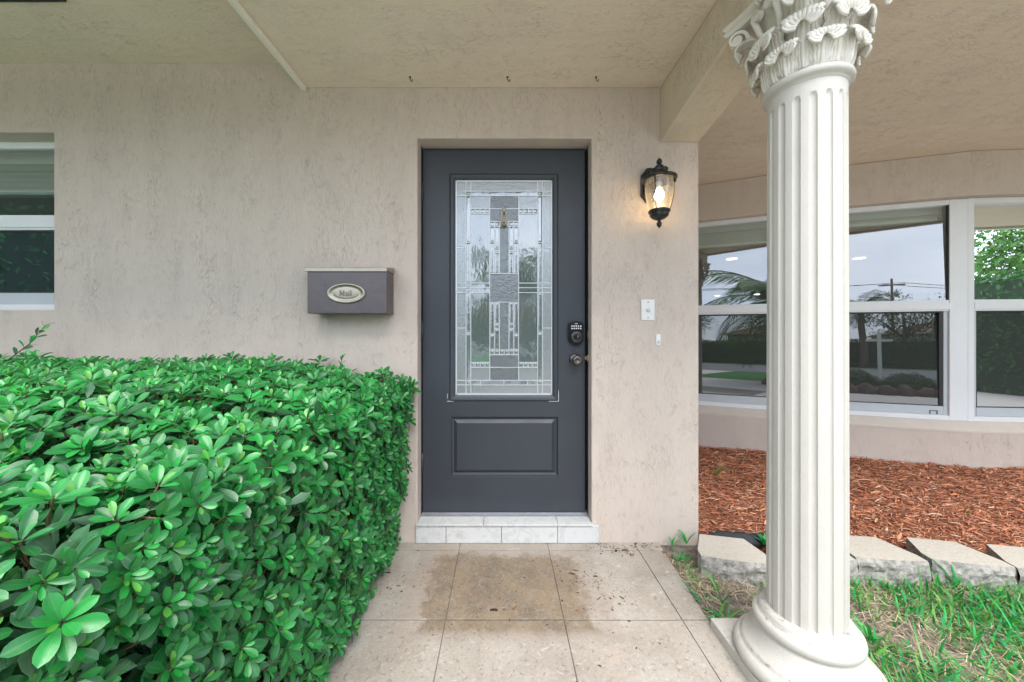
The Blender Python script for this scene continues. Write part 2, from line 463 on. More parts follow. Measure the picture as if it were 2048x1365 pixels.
# ------------------------------------------------------------------ mesh helpers
class MB:
    def __init__(s, mat=None):
        s.v = []; s.f = []; s.mi = []; s.sm = []
        s.T = mat or Matrix.Identity(4)
        s.cur = 0
        s.smooth = False
    def add(s, verts, faces):
        o = len(s.v)
        for p in verts: s.v.append(tuple(s.T @ Vector(p)))
        for f in faces:
            s.f.append(tuple(i + o for i in f)); s.mi.append(s.cur); s.sm.append(s.smooth)
        return s
    def box(s, x0, x1, y0, y1, z0, z1):
        v = [(x, y, z) for z in (z0, z1) for y in (y0, y1) for x in (x0, x1)]
        return s.add(v, [(0, 2, 3, 1), (4, 5, 7, 6), (0, 1, 5, 4), (2, 6, 7, 3), (0, 4, 6, 2), (1, 3, 7, 5)])
    def prism(s, pts, a0, a1, axis='z'):
        """polygon (2D) extruded; axis z: pts are x,y; axis y: pts are x,z; axis x: pts are y,z"""
        n = len(pts)
        def P(p, a):
            return {'z': (p[0], p[1], a), 'y': (p[0], a, p[1]), 'x': (a, p[0], p[1])}[axis]
        v = [P(p, a0) for p in pts] + [P(p, a1) for p in pts]
        f = [tuple(range(n - 1, -1, -1)), tuple(range(n, 2 * n))]
        f += [(i, (i + 1) % n, n + (i + 1) % n, n + i) for i in range(n)]
        return s.add(v, f)
    def lathe(s, prof, seg=32, c=(0, 0, 0), axis='z', smooth=True):
        o = s.smooth; s.smooth = smooth
        v = []; f = []
        for (r, h) in prof:
            for k in range(seg):
                a = 2 * PI * k / seg
                x, y = r * math.cos(a), r * math.sin(a)
                p = {'z': (x, y, h), 'y': (x, -h, y), 'x': (h, x, y)}[axis]
                v.append((p[0] + c[0], p[1] + c[1], p[2] + c[2]))
        for i in range(len(prof) - 1):
            for k in range(seg):
                k2 = (k + 1) % seg
                f.append((i * seg + k, i * seg + k2, (i + 1) * seg + k2, (i + 1) * seg + k))
        f.append(tuple(range(seg - 1, -1, -1)))
        f.append(tuple((len(prof) - 1) * seg + k for k in range(seg)))
        s.add(v, f); s.smooth = o
        return s
    def tube(s, pts, rad, seg=8, smooth=True, caps=True):
        o = s.smooth; s.smooth = smooth
        pts = [Vector(p) for p in pts]
        n = len(pts)
        rr = rad if hasattr(rad, '__len__') else [rad] * n
        v = []; f = []
        up = None
        for i, p in enumerate(pts):
            d = (pts[min(i + 1, n - 1)] - pts[max(i - 1, 0)])
            if d.length < 1e-9: d = Vector((0, 0, 1))
            d.normalize()
            if up is None:
                up = d.orthogonal().normalized()
            else:
                up = (up - d * up.dot(d))
                up = up.normalized() if up.length > 1e-6 else d.orthogonal().normalized()
            b = d.cross(up)
            for k in range(seg):
                a = 2 * PI * k / seg
                v.append(p + (up * math.cos(a) + b * math.sin(a)) * rr[i])
        for i in range(n - 1):
            for k in range(seg):
                k2 = (k + 1) % seg
                f.append((i * seg + k, i * seg + k2, (i + 1) * seg + k2, (i + 1) * seg + k))
        if caps:
            f.append(tuple(range(seg - 1, -1, -1)))
            f.append(tuple((n - 1) * seg + k for k in range(seg)))
        s.add(v, f); s.smooth = o
        return s
    def grid(s, fn, nu, nv, smooth=True, closeu=False):
        o = s.smooth; s.smooth = smooth
        v = [fn(i / nu, j / nv) for j in range(nv + 1) for i in range(nu + 1)]
        f = []
        for j in range(nv):
            for i in range(nu):
                a = j * (nu + 1) + i
                f.append((a, a + 1, a + nu + 2, a + nu + 1))
        s.add(v, f); s.smooth = o
        return s

def wloc(o):
    v = Vector((0, 0, 0))
    while o is not None:
        v += o.location
        o = o.parent
    return v

def obj(name, mb, mats, parent=None, bevel=0, bseg=2, angle=35, autos=False, origin=None):
    me = bpy.data.meshes.new(name)
    off = wloc(parent) if parent is not None else (Vector(origin) if origin is not None else Vector((0, 0, 0)))
    vs = [(x - off.x, y - off.y, z - off.z) for (x, y, z) in mb.v]
    me.from_pydata(vs, [], mb.f)
    if not isinstance(mats, (list, tuple)): mats = [mats]
    for m in mats: me.materials.append(M[m] if isinstance(m, str) else m)
    me.polygons.foreach_set('material_index', mb.mi)
    me.polygons.foreach_set('use_smooth', mb.sm)
    me.validate(); me.update()
    bm = bmesh.new(); bm.from_mesh(me)
    bmesh.ops.recalc_face_normals(bm, faces=bm.faces)
    bm.to_mesh(me); bm.free()
    o = bpy.data.objects.new(name, me)
    COL.objects.link(o)
    if parent is not None: o.parent = parent
    elif origin is not None: o.location = off
    if bevel:
        b = o.modifiers.new('bevel', 'BEVEL')
        b.width = bevel; b.segments = bseg; b.limit_method = 'ANGLE'; b.angle_limit = R(angle)
        b.harden_normals = False
    return o

def thing(name, label, cat, loc=(0, 0, 0), group=None):
    o = bpy.data.objects.new(name, None)
    o.empty_display_size = 0.1
    COL.objects.link(o)
    o.location = loc
    return tag(o, label, cat, group)
def tag(o, label=None, cat=None, group=None, kind=None):
    if label: o['label'] = label
    if cat: o['category'] = cat
    if group: o['group'] = group
    if kind: o['kind'] = kind
    return o

def holed_slab(mb, xr, zr, y0, y1, holes):
    """slab in the XZ plane between y0 and y1 with rectangular holes and clean reveals (shared vertices)"""
    xs = sorted({xr[0], xr[1], *[h[0] for h in holes], *[h[1] for h in holes]})
    zs = sorted({zr[0], zr[1], *[h[2] for h in holes], *[h[3] for h in holes]})
    idx = {}; v = []; f = []
    def V(i, j, s_):
        k = (i, j, s_)
        if k not in idx:
            idx[k] = len(v); v.append((xs[i], (y0, y1)[s_], zs[j]))
        return idx[k]
    def solid(i, j):
        if i < 0 or j < 0 or i >= len(xs) - 1 or j >= len(zs) - 1: return False
        cx = (xs[i] + xs[i + 1]) / 2; cz = (zs[j] + zs[j + 1]) / 2
        return not any(h[0] < cx < h[1] and h[2] < cz < h[3] for h in holes)
    for i in range(len(xs) - 1):
        for j in range(len(zs) - 1):
            if not solid(i, j): continue
            f.append((V(i, j, 0), V(i + 1, j, 0), V(i + 1, j + 1, 0), V(i, j + 1, 0)))
            f.append((V(i, j, 1), V(i, j + 1, 1), V(i + 1, j + 1, 1), V(i + 1, j, 1)))
            if not solid(i - 1, j): f.append((V(i, j, 0), V(i, j + 1, 0), V(i, j + 1, 1), V(i, j, 1)))
            if not solid(i + 1, j): f.append((V(i + 1, j, 0), V(i + 1, j, 1), V(i + 1, j + 1, 1), V(i + 1, j + 1, 0)))
            if not solid(i, j - 1): f.append((V(i, j, 0), V(i, j, 1), V(i + 1, j, 1), V(i + 1, j, 0)))
            if not solid(i, j + 1): f.append((V(i, j + 1, 0), V(i + 1, j + 1, 0), V(i + 1, j + 1, 1), V(i, j + 1, 1)))
    mb.add(v, f)

# pixel (2048 wide picture) -> metres at depth Z in front of the lens, used only to note measured sizes
def PX(px, Z): return (px - 1003) / 735 * Z
def PZ(py, Z): return CAMZ + (665 - py) / 735 * Z

# ================================================================== GROUND AND FAR SETTING
mb = MB(); mb.add([(-300, -300, -0.03), (300, -300, -0.03), (300, 60, -0.03), (-300, 60, -0.03)], [(0, 1, 2, 3)])
tag(obj('lawn', mb, 'lawn'), kind='structure')
def blob_noise(x, y, s_=1.0, k=0): return mnoise.noise(Vector((x * s_, y * s_, k)))
mb = MB()   # bare sandy soil beside the path, gently uneven
mb.grid(lambda u, v: ((0.60 + u * 5.2), (-2.7 + v * 2.9), -0.012 + 0.010 * blob_noise(u * 5.2, v * 3.4, 4.0)), 90, 60)
tag(obj('soil', mb, 'soil'), kind='structure')
mb = MB()
mb.add([(-12, -9.6, -0.008), (-12, -2.55, -0.008), (14, -2.55, -0.008), (14, -9.6, -0.008)], [(3, 2, 1, 0)])
mb.add([(-6, -16, -0.018), (-2.6, -16, -0.018), (-2.6, -9.6, -0.018), (-6, -9.6, -0.018)], [(0, 1, 2, 3)])
mb.add([(8, -16, -0.018), (14, -16, -0.018), (14, -9.6, -0.018), (8, -9.6, -0.018)], [(0, 1, 2, 3)])
tag(obj('driveway', mb, 'paving'), kind='structure')
mb = MB()
mb.add([(-200, -27, -0.014), (200, -27, -0.014), (200, -16, -0.014), (-200, -16, -0.014)], [(0, 1, 2, 3)])
tag(obj('road', mb, 'asphalt'), kind='structure')

# ---- vectorised leaf clouds for the far planting
def cloud_mesh(name, centers, normals, size, cols, mat, parent=None, aspect=0.45, origin=None):
    n = len(centers)
    rv = nr.normal(size=(n, 3)); nn = normals / np.linalg.norm(normals, axis=1, keepdims=True)
    a = np.cross(nn, rv); a /= np.linalg.norm(a, axis=1, keepdims=True) + 1e-9
    b = np.cross(nn, a)
    L = size[:, None]
    p0 = centers - a * L * 0.5; p2 = centers + a * L * 0.5
    p1 = centers + b * L * aspect * 0.5; p3 = centers - b * L * aspect * 0.5
    V = np.stack([p0, p1, p2, p3], 1).reshape(-1, 3)
    off = np.array(wloc(parent)) if parent is not None else (np.array(origin) if origin is not None else np.zeros(3))
    V = V - off
    F = np.arange(n * 4).reshape(-1, 4)
    C = np.repeat(np.concatenate([cols, np.full((n, 1), 0.4)], 1), 4, 0)
    return np_obj(name, V, F, C, mat, parent, origin)
def np_obj(name, V, F, C, mat, parent=None, origin=None, smooth=False):
    me = bpy.data.meshes.new(name)
    k = F.shape[1]
    me.vertices.add(len(V)); me.vertices.foreach_set('co', V.astype(np.float32).ravel())
    me.loops.add(F.size); me.loops.foreach_set('vertex_index', F.astype(np.int32).ravel())
    me.polygons.add(len(F)); me.polygons.foreach_set('loop_start', np.arange(0, F.size, k, dtype=np.int32))
    if smooth: me.polygons.foreach_set('use_smooth', np.ones(len(F), dtype=bool))
    me.update(calc_edges=True)
    if C is not None:
        at = me.color_attributes.new('tint', 'FLOAT_COLOR', 'POINT')
        at.data.foreach_set('color', C.astype(np.float32).ravel())
    me.materials.append(M[mat])
    o = bpy.data.objects.new(name, me); COL.objects.link(o)
    if parent is not None: o.parent = parent
    elif origin is not None: o.location = origin
    return o
def leaf_cols(n, base, var=0.35):
    f = 1 + nr.uniform(-var, var, (n, 1))
    h = 1 + nr.uniform(-0.15, 0.15, (n, 3))
    return np.clip(np.array(base)[None, :] * f * h, 0, 1)

def ball_bush(loc, rx, rz, label, n=2600, base=(0.03, 0.10, 0.03)):
    t = thing('round_bush', label, 'bush', loc, 'clipped round bushes in the planting island')
    d = nr.normal(size=(n, 3)); d /= np.linalg.norm(d, axis=1, keepdims=True)
    d[:, 2] = np.abs(d[:, 2]) * 1.0 - 0.15
    r = nr.uniform(0.75, 1.0, (n, 1)) * (1 + 0.08 * np.sin(d[:, :1] * 9) * np.cos(d[:, 1:2] * 8))
    c = d * r * np.array([rx, rx, rz]) + np.array([0, 0, rz * 0.30]) + np.array(loc)
    o = cloud_mesh('foliage', c, d + nr.normal(size=(n, 3)) * 0.5, nr.uniform(0.03, 0.07, n), leaf_cols(n, base), 'far_leaf', t)
    mb = MB(); mb.tube([(loc[0], loc[1], -0.03), (loc[0], loc[1], rz * 0.6)], 0.03, 6)
    obj('stem', mb, 'twig', t)
    return t
ball_bush((4.0, -8.6, 0), 0.48, 0.46, 'left round clipped bush mirrored in the middle bay window')
ball_bush((4.95, -8.45, 0), 0.50, 0.42, 'right round clipped bush mirrored in the middle bay window')
ball_bush((0.9, -8.9, 0), 0.36, 0.42, 'smaller round bush mirrored in the leftmost bay window')
ball_bush((1.75, -9.2, 0), 0.40, 0.42, 'round bush further back beside the smaller round bush')

def island_rocks():
    t = thing('rock_border', 'low curved border of brown field rocks round the planting island', 'border', (3.7, -8.2, -0.03))
    me_list = []
    for k in range(3):
        mb = MB()
        r2 = random.Random(k + 40)
        ph = [(r2.uniform(0, 6), r2.uniform(0, 6)) for _ in range(3)]
        def fn(u, v):
            a = u * 2 * PI; e = (v - 0.5) * PI
            r = 1 + 0.13 * math.sin(3 * a + ph[0][0]) * math.cos(2 * e + ph[0][1]) + 0.08 * math.sin(5 * a + ph[1][0])
            return (r * math.cos(a) * math.cos(e), r * math.sin(a) * math.cos(e), r * math.sin(e))
        mb.grid(fn, 12, 7)
        o = obj('rock', mb, M['rock'])
        me_list.append(o.data); bpy.data.objects.remove(o)
    for i in range(64):
        a = i / 64 * 2 * PI
        x = 3.7 + 3.4 * math.cos(a); y = -8.6 + 1.35 * math.sin(a)
        o = bpy.data.objects.new('rock', me_list[i % 3]); COL.objects.link(o); o.parent = t
        o.location = (x - 3.7, y + 8.2, 0.07)
        o.rotation_euler = (rnd.uniform(0, 6), rnd.uniform(0, 6), rnd.uniform(0, 6))
        sc = rnd.uniform(0.13, 0.20); o.scale = (sc * 1.25, sc, sc * 0.8)
M['rock'] = simple('brown_rock', (0.13, 0.095, 0.07), 0.9, var=0.3, vs=8, bump=0.02, bs=20)
island_rocks()
mb = MB(); mb.prism([(3.7 + 3.3 * math.cos(a / 32 * 2 * PI), -8.6 + 1.3 * math.sin(a / 32 * 2 * PI)) for a in range(32)], -0.05, 0.02)
tag(obj('planting_island', mb, 'mulchbed'), kind='structure')

def palm(loc, h, fl, nf, label, lean=(0.0, 0.0), seed=1, cat='palm tree', base=(0.05, 0.11, 0.03), trunk_r=0.11):
    r2 = random.Random(seed)
    t = thing('palm_tree', label, cat, loc, 'palm trees across the front yard and street')
    top = Vector((loc[0] + lean[0], loc[1] + lean[1], loc[2] + h))
    mb = MB()
    b0 = Vector(loc)
    pts = [b0.lerp(top, k / 7) + Vector((0.06 * math.sin(k * 0.9), 0, 0)) for k in range(8)]
    mb.tube(pts, [trunk_r * (1.35 if k == 0 else 1 - 0.3 * k / 7) for k in range(8)], 10)
    obj('trunk', mb, 'wood_pole', t)
    for i in range(nf):
        a = i * 2.4 + r2.uniform(-0.2, 0.2)
        e0 = r2.uniform(-0.1, 1.15)
        L = fl * r2.uniform(0.85, 1.1)
        V = []; F = []; C = []
        stem = []
        p = top.copy(); ang = e0
        ns = 22
        for k in range(ns + 1):
            stem.append((p.copy(), ang))
            p = p + Vector((math.cos(a) * math.cos(ang), math.sin(a) * math.cos(ang), math.sin(ang))) * (L / ns)
            ang -= (1.5 + 0.4 * math.sin(i)) / ns
        side = Vector((-math.sin(a), math.cos(a), 0))
        for k in range(1, ns):
            u = k / ns
            ll = fl * 0.36 * math.sin(PI * (0.12 + 0.85 * u)) ** 0.7
            for sgn in (-1, 1):
                for q in (0, 0.5):
                    pp = stem[k][0].lerp(stem[k + 1][0], q)
                    an = stem[k][1]
                    fwd = Vector((math.cos(a) * math.cos(an), math.sin(a) * math.cos(an), math.sin(an)))
                    d = (side * sgn * 0.80 + fwd * 0.62 + Vector((0, 0, -0.30 - r2.uniform(0, 0.25)))).normalized()
                    wv = fwd * (fl * 0.0065)
                    tip = pp + d * ll * r2.uniform(0.85, 1.05)
                    mid = pp + d * ll * 0.5 + Vector((0, 0, 0.02))
                    o = len(V)
                    V += [pp - wv * 0.6, pp + wv * 0.6, mid + wv, tip, mid - wv]
                    F.append((o, o + 1, o + 2, o + 3)); F.append((o, o + 3, o + 3, o + 4))
                    F[-1] = (o, o + 2, o + 3, o + 4); F[-2] = (o, o + 1, o + 2, o + 2)
                    F.pop(); F.pop()
                    F.append((o, o + 1, o + 2, o + 4)); F.append((o + 4, o + 2, o + 3, o + 3))
                    F.pop(); F.append((o + 4, o + 2, o + 3, o + 3))
                    F.pop()
                    V.append(tip + wv * 0.05)
                    F.append((o + 4, o + 2, o + 5, o + 3))
        # rachis
        for k in range(ns):
            o = len(V)
            sv = side * (fl * 0.006)
            uv = Vector((0, 0, fl * 0.006))
            V += [stem[k][0] - sv, stem[k][0] + sv, stem[k + 1][0] + sv, stem[k + 1][0] - sv]
            F.append((o, o + 1, o + 2, o + 3))
            V += [stem[k][0] - uv, stem[k][0] + uv, stem[k + 1][0] + uv, stem[k + 1][0] - uv]
            F.append((o + 4, o + 5, o + 6, o + 7))
        V = np.array([list(v_) for v_ in V]) - np.array(list(loc))
        cc = np.array(base) * r2.uniform(0.7, 1.3)
        C = np.tile(np.array([*cc, 0.4]), (len(V), 1))
        np_obj('frond', V, np.array(F), C, 'far_leaf', t)
    return t
palm((0.35, -8.9, -0.03), 2.4, 2.7, 24, 'young coconut palm in the planting island, mirrored in the door glass', (0.25, 0.1), 3)
palm((1.2, -13.5, -0.03), 3.6, 2.2, 15, 'palm behind the planting island, mirrored beside the column', (-0.2, 0), 5)
palm((7.2, -30, -0.03), 4.2, 2.4, 18, 'bushy date palm across the street', (0, 0), 8, base=(0.04, 0.07, 0.025), trunk_r=0.22)
palm((16.5, -38, -0.03), 7.2, 2.6, 16, 'tall palm rising beside the red roofed house', (0.4, 0), 9)

def tree(loc, h, r, label, base, n=5200, name='broadleaf_tree'):
    t = thing(name, label, 'tree', loc, 'trees around the yard')
    mb = MB()
    mb.tube([(loc[0], loc[1], loc[2]), (loc[0] + 0.1, loc[1], loc[2] + h * 0.45), (loc[0], loc[1] + 0.1, loc[2] + h * 0.8)], [0.18, 0.13, 0.05], 8)
    for k in range(5):
        a = k * 1.3
        mb.tube([(loc[0] + 0.1, loc[1], loc[2] + h * 0.4), (loc[0] + math.cos(a) * r * 0.4, loc[1] + math.sin(a) * r * 0.4, loc[2] + h * 0.6),
                 (loc[0] + math.cos(a) * r * 0.75, loc[1] + math.sin(a) * r * 0.75, loc[2] + h * 0.72)], [0.08, 0.05, 0.02], 6)
    obj('trunk', mb, 'wood_pole', t)
    cl = nr.normal(size=(26, 3)); cl /= np.linalg.norm(cl, axis=1, keepdims=True)
    cl = cl * nr.uniform(0.35, 0.95, (26, 1)) * np.array([r, r, h * 0.36]) + np.array([loc[0], loc[1], loc[2] + h * 0.66])
    k = nr.integers(0, 26, n)
    d = nr.normal(size=(n, 3)); d /= np.linalg.norm(d, axis=1, keepdims=True)
    c = cl[k] + d * nr.uniform(0.6, 1.0, (n, 1)) * r * 0.36
    o = cloud_mesh('crown', c, d + nr.normal(size=(n, 3)) * 0.6, nr.uniform(0.09, 0.20, n) * (r / 2.2) ** 0.5, leaf_cols(n, base), 'far_leaf', t)
tree((15.5, -9.5, -0.03), 5.6, 2.8, 'spreading tree with orange green crown mirrored in the right bay window', (0.08, 0.20, 0.03), 15000)
tree((-12, -34, -0.03), 6.0, 3.2, 'broad dark tree across the street on the left', (0.03, 0.09, 0.03), 4500)
tree((24, -36, -0.03), 6.5, 3.4, 'broad dark tree across the street on the right', (0.03, 0.09, 0.03), 4500)

def far_hedge(x0, x1, y0, y1, h, label, base=(0.02, 0.075, 0.02), n=9000, ls=0.12):
    t = thing('clipped_hedge', label, 'hedge', ((x0 + x1) / 2, (y0 + y1) / 2, -0.03))
    mb = MB(); mb.box(x0 + 0.15, x1 - 0.15, y0 + 0.15, y1 - 0.15, -0.03, h - 0.15)
    obj('branches', mb, simple('hedge_inside', (0.02, 0.045, 0.018), 0.95), t)  # solid dark box added as the hedge's shaded inside, no modelled branches
    c = np.stack([nr.uniform(x0, x1, n), nr.uniform(y0, y1, n), nr.uniform(0, h, n)], 1)
    nrm = nr.normal(size=(n, 3)) * 0.5
    f = nr.integers(0, 5, n)
    jit = nr.uniform(-0.12, 0.04, n)
    for i, (ax, val, sg) in enumerate([(0, x0, -1), (0, x1, 1), (1, y0, -1), (1, y1, 1), (2, h, 1)]):
        m_ = f == i
        c[m_, ax] = val + sg * jit[m_]; nrm[m_, ax] += sg
    cloud_mesh('foliage', c, nrm, nr.uniform(0.6, 1.3, n) * ls, leaf_cols(n, base), 'far_leaf', t)
far_hedge(10.2, 11.4, -13, 0.5, 2.7, 'tall dark hedge along the right side of the yard', (0.03, 0.11, 0.03), 20000, 0.13)
far_hedge(-30, 30, -31.5, -30.3, 1.9, 'long low hedge across the street', (0.03, 0.10, 0.025), 16000, 0.22)

far_hedge(-9.5, -7.6, -9.5, -1.0, 4.2, 'tall leafy hedge left of the porch, mirrored in the left window', (0.03, 0.13, 0.03), 15000, 0.13)
tree((-3.5, -33.5, -0.03), 4.6, 2.6, 'dark round tree across the street near the cream house', (0.03, 0.09, 0.03), 4000)
tree((10.0, -34.5, -0.03), 5.2, 2.8, 'dark round tree across the street behind the date palm', (0.03, 0.09, 0.03), 4000)
tree((4.0, -35.5, -0.03), 4.2, 2.4, 'smaller dark tree across the street between the houses', (0.035, 0.10, 0.03), 4000)
def far_house(x0, x1, y0, y1, label, roofc):
    t = thing('neighbour_house', label, 'house', ((x0 + x1) / 2, (y0 + y1) / 2, -0.03))
    mb = MB()
    wins = [(x0 + (x1 - x0) * q - 0.8, x0 + (x1 - x0) * q + 0.8, 0.9, 2.1) for q in (0.15, 0.42, 0.85)]
    holed_slab(mb, (x0, x1), (-0.03, 2.7), y1, y1 - 0.2, wins)
    mb.box(x0, x0 + 0.2, y0, y1 - 0.2, -0.03, 2.7); mb.box(x1 - 0.2, x1, y0, y1 - 0.2, -0.03, 2.7)
    mb.box(x0 + 0.2, x1 - 0.2, y0, y0 + 0.2, -0.03, 2.7)
    obj('wall', mb, simple('neighbour_wall', (0.5, 0.46, 0.40), 0.8), t)
    e = 0.7; rh = 4.6; ix = (y1 - y0) / 2
    mb = MB()
    v = [(x0 - e, y0 - e, 2.7), (x1 + e, y0 - e, 2.7), (x1 + e, y1 + e, 2.7), (x0 - e, y1 + e, 2.7), (x0 + ix, (y0 + y1) / 2, rh), (x1 - ix, (y0 + y1) / 2, rh)]
    mb.add(v, [(0, 1, 5, 4), (1, 2, 5), (2, 3, 4, 5), (3, 0, 4), (3, 2, 1, 0)])
    obj('roof', mb, simple('clay_roof', roofc, 0.8, var=0.2, vs=6), t)
    for wq in wins:
        mb = MB(); mb.box(wq[0] + 0.002, wq[1] - 0.002, y1 - 0.14, y1 - 0.08, wq[2] + 0.002, wq[3] - 0.002)
        f = obj('window', mb, 'gasket', t)
        mb = MB()
        for a_, b_ in ((wq[0], wq[0] + 0.06), (wq[1] - 0.06, wq[1]), ((wq[0] + wq[1]) / 2 - 0.03, (wq[0] + wq[1]) / 2 + 0.03)):
            mb.box(a_ + 0.003, b_ - 0.003, y1 - 0.078, y1 - 0.03, wq[2] + 0.004, wq[3] - 0.004)
        obj('frame', mb, 'white_alu', f)
far_house(-9, 6, -48, -38, 'low cream house with orange clay roof mirrored in the door glass', (0.32, 0.16, 0.11))
far_house(11, 27, -52, -42, 'low house with red brown roof behind the far hedge', (0.24, 0.12, 0.09))

def utility_poles():
    tops = []
    for (x, y, lab) in ((14.5, -62, 'wooden utility pole standing behind the red roofed house'), (-38, -34, 'wooden utility pole at the far left end of the wires'), (62, -96, 'wooden utility pole at the far right end of the wires')):
        t = thing('utility_pole', lab, 'utility pole', (x, y, -0.03), 'utility poles along the street')
        mb = MB(); mb.tube([(x, y, -0.03), (x, y, 10.5)], [0.17, 0.11], 10); obj('pole', mb, 'wood_pole', t)
        mb = MB(); mb.box(x - 1.2, x + 1.2, y - 0.07, y + 0.07, 9.6, 9.76); obj('crossarm', mb, 'wood_pole', t)
        mb = MB(); mb.tube([(x + 0.35, y + 0.3, 8.1), (x + 0.35, y + 0.3, 8.9)], 0.22, 10); obj('transformer', mb, 'sash', t)
        tops.append((x, y))
    n = 0
    for (a, b) in ((1, 0), (0, 2)):
        for (dz, dxx) in ((9.9, -1.0), (9.9, 1.0), (7.4, 0)):
            p = Vector((tops[a][0] + dxx, tops[a][1], dz)); q = Vector((tops[b][0] + dxx, tops[b][1], dz))
            pts = []
            for k in range(17):
                u = k / 16
                pp = p.lerp(q, u); pp.z -= 1.6 * 4 * u * (1 - u) * 0.6
                pts.append(pp)
            mb = MB(); mb.tube(pts, 0.035, 5)
            o = obj('power_line', mb, 'black', origin=p)
            side = 'left of the middle pole' if a == 1 else 'right of the middle pole'
            wh = {(-1.0): 'upper near side', 1.0: 'upper far side', 0: 'lowest'}[dxx]
            tag(o, f'{wh} black power line sagging {side}', 'power line', 'power lines over the street')
utility_poles()
t = thing('sign_post', 'white square yard sign post with a cross arm near the street', 'sign post', (5.4, -14.2, -0.03))
mb = MB(); mb.box(5.35, 5.45, -14.25, -14.15, -0.03, 1.75); obj('post', mb, 'plastic', t, bevel=0.008)
mb = MB(); mb.box(5.05, 5.345, -14.24, -14.16, 1.38, 1.47); mb.box(5.455, 5.75, -14.24, -14.16, 1.38, 1.47); obj('arm', mb, 'plastic', t, bevel=0.006)

# ================================================================== HOUSE
house = thing('house', 'beige stucco house front with flat porch ceiling, charcoal door and curved bay of windows', 'house', (0, 0, 0))
DX0, DX1, DZ1 = -0.444, 0.476, 2.136
mb = MB()
holed_slab(mb, (-6.0, 1.044), (-0.05, 2.60), 0.0, 0.20, [(DX0, DX1, -0.05, DZ1), (-3.9, -2.369, 1.229, 2.167)])
wall = obj('wall', mb, 'wall', house, bevel=0.007, bseg=3)
mb = MB()
mb.box(0.844, 1.044, 0.203, 1.75, -0.05, 2.4015)
obj('return_wall', mb, 'wall', house)
# bay: polyline of the outer face (x, y)
BAY = [(0.90, 1.63), (1.42, 1.405), (2.38, 0.985), (3.345, 0.667), (4.35, 0.585), (5.36, 0.66), (6.33, 0.93), (7.4, 1.4)]
def offset_poly(P, d):
    out = []
    n = len(P)
    for i in range(n):
        ds = []
        for a, b in ((i - 1, i), (i, i + 1)):
            if a >= 0 and b < n:
                t_ = Vector((P[b][0] - P[a][0], P[b][1] - P[a][1])).normalized()
                ds.append(Vector((-t_.y, t_.x)))
        m_ = sum(ds, Vector((0, 0))).normalized()
        k = d / m_.dot(ds[0])
        out.append((P[i][0] + m_.x * k, P[i][1] + m_.y * k))
    return out
def bay_strip(mb, prof):
    """prof: closed list of (inward offset, z) swept along the bay"""
    rings = []
    cache = {}
    for (d, z) in prof:
        if d not in cache: cache[d] = offset_poly(BAY, d)
        rings.append([(x, y, z) for (x, y) in cache[d]])
    n = len(prof); m_ = len(BAY)
    v = [p for r_ in rings for p in r_]
    f = []
    for j in range(n):
        j2 = (j + 1) % n
        for i in range(m_ - 1):
            f.append((j * m_ + i, j * m_ + i + 1, j2 * m_ + i + 1, j2 * m_ + i))
    f.append(tuple(j * m_ for j in range(n))); f.append(tuple(j * m_ + m_ - 1 for j in reversed(range(n))))
    mb.add(v, f)
mb = MB(); bay_strip(mb, [(0, -0.1), (0, 0.405), (0.2, 0.405), (0.2, -0.1)]); obj('bay_wall', mb, 'wall', house, bevel=0.004)
mb = MB(); bay_strip(mb, [(-0.004, 0.392), (-0.004, 0.414), (0.064, 0.462), (0.2, 0.462), (0.2, 0.4075), (0.003, 0.4075)]); obj('window_sill', mb, 'smooth', house, bevel=0.004)
mb = MB(); bay_strip(mb, [(0, 2.085), (0, 2.40), (0.2, 2.40), (0.2, 2.085)]); obj('bay_header', mb, 'wall', house, bevel=0.006)

# soffits and beam
mb = MB(); mb.box(-1.04, 9.0, -1.12, -0.0, 2.402, 2.56)
mb.box(0.0, 9.0, 0.205, 2.2, 2.402, 2.56); mb.box(1.05, 9.0, 0.0, 0.205, 2.402, 2.56)
porch = MB()
porch.prism([(-1.04, -1.12), (9, -1.12), (9, 2.2), (1.046, 2.2), (1.046, 0.0), (-1.04, 0.0)], 2.402, 2.56)
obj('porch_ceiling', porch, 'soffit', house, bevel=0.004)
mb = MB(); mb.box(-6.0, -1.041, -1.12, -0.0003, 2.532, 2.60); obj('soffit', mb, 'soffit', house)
mb = MB(); mb.box(-6.0, 9.0, -1.16, -1.121, 2.38, 2.72); obj('fascia', mb, 'trim', house)
mb = MB()
mb.add([(-6.3, -1.3, 2.70), (9.3, -1.3, 2.70), (9.3, 6, 4.2), (-6.3, 6, 4.2), (9.3, 13.6, 2.7), (-6.3, 13.6, 2.7),
        (-6.3, -1.3, 2.64), (9.3, -1.3, 2.64), (9.3, 13.6, 2.64), (-6.3, 13.6, 2.64)],
       [(0, 1, 2, 3), (3, 2, 4, 5), (6, 9, 8, 7), (0, 6, 7, 1), (5, 4, 8, 9), (1, 7, 8, 4, 2), (0, 3, 5, 9, 6)])
obj('roof', mb, simple('roof_tiles', (0.35, 0.30, 0.25), 0.8), house)
mb = MB()
mb.prism([(0.0, 2.114), (-1.115, 2.114 + 0.13 * 1.115), (-1.115, 2.4005), (0.0, 2.4005)], 0.838, 1.043, 'x')
obj('beam', mb, 'beam', house, bevel=0.008, bseg=3)
mb = MB(); mb.prism([(-1.055, 2.386), (-1.031, 2.381), (-1.025, 2.4015), (-1.042, 2.4015), (-1.043, 2.425), (-1.056, 2.425)], -1.115, -0.001, 'y')
obj('edge_trim', mb, 'trim', house, bevel=0.003)
mb = MB(); mb.box(-3.9, -1.86, -0.52, -0.371, 2.522, 2.531); mb.cur = 1
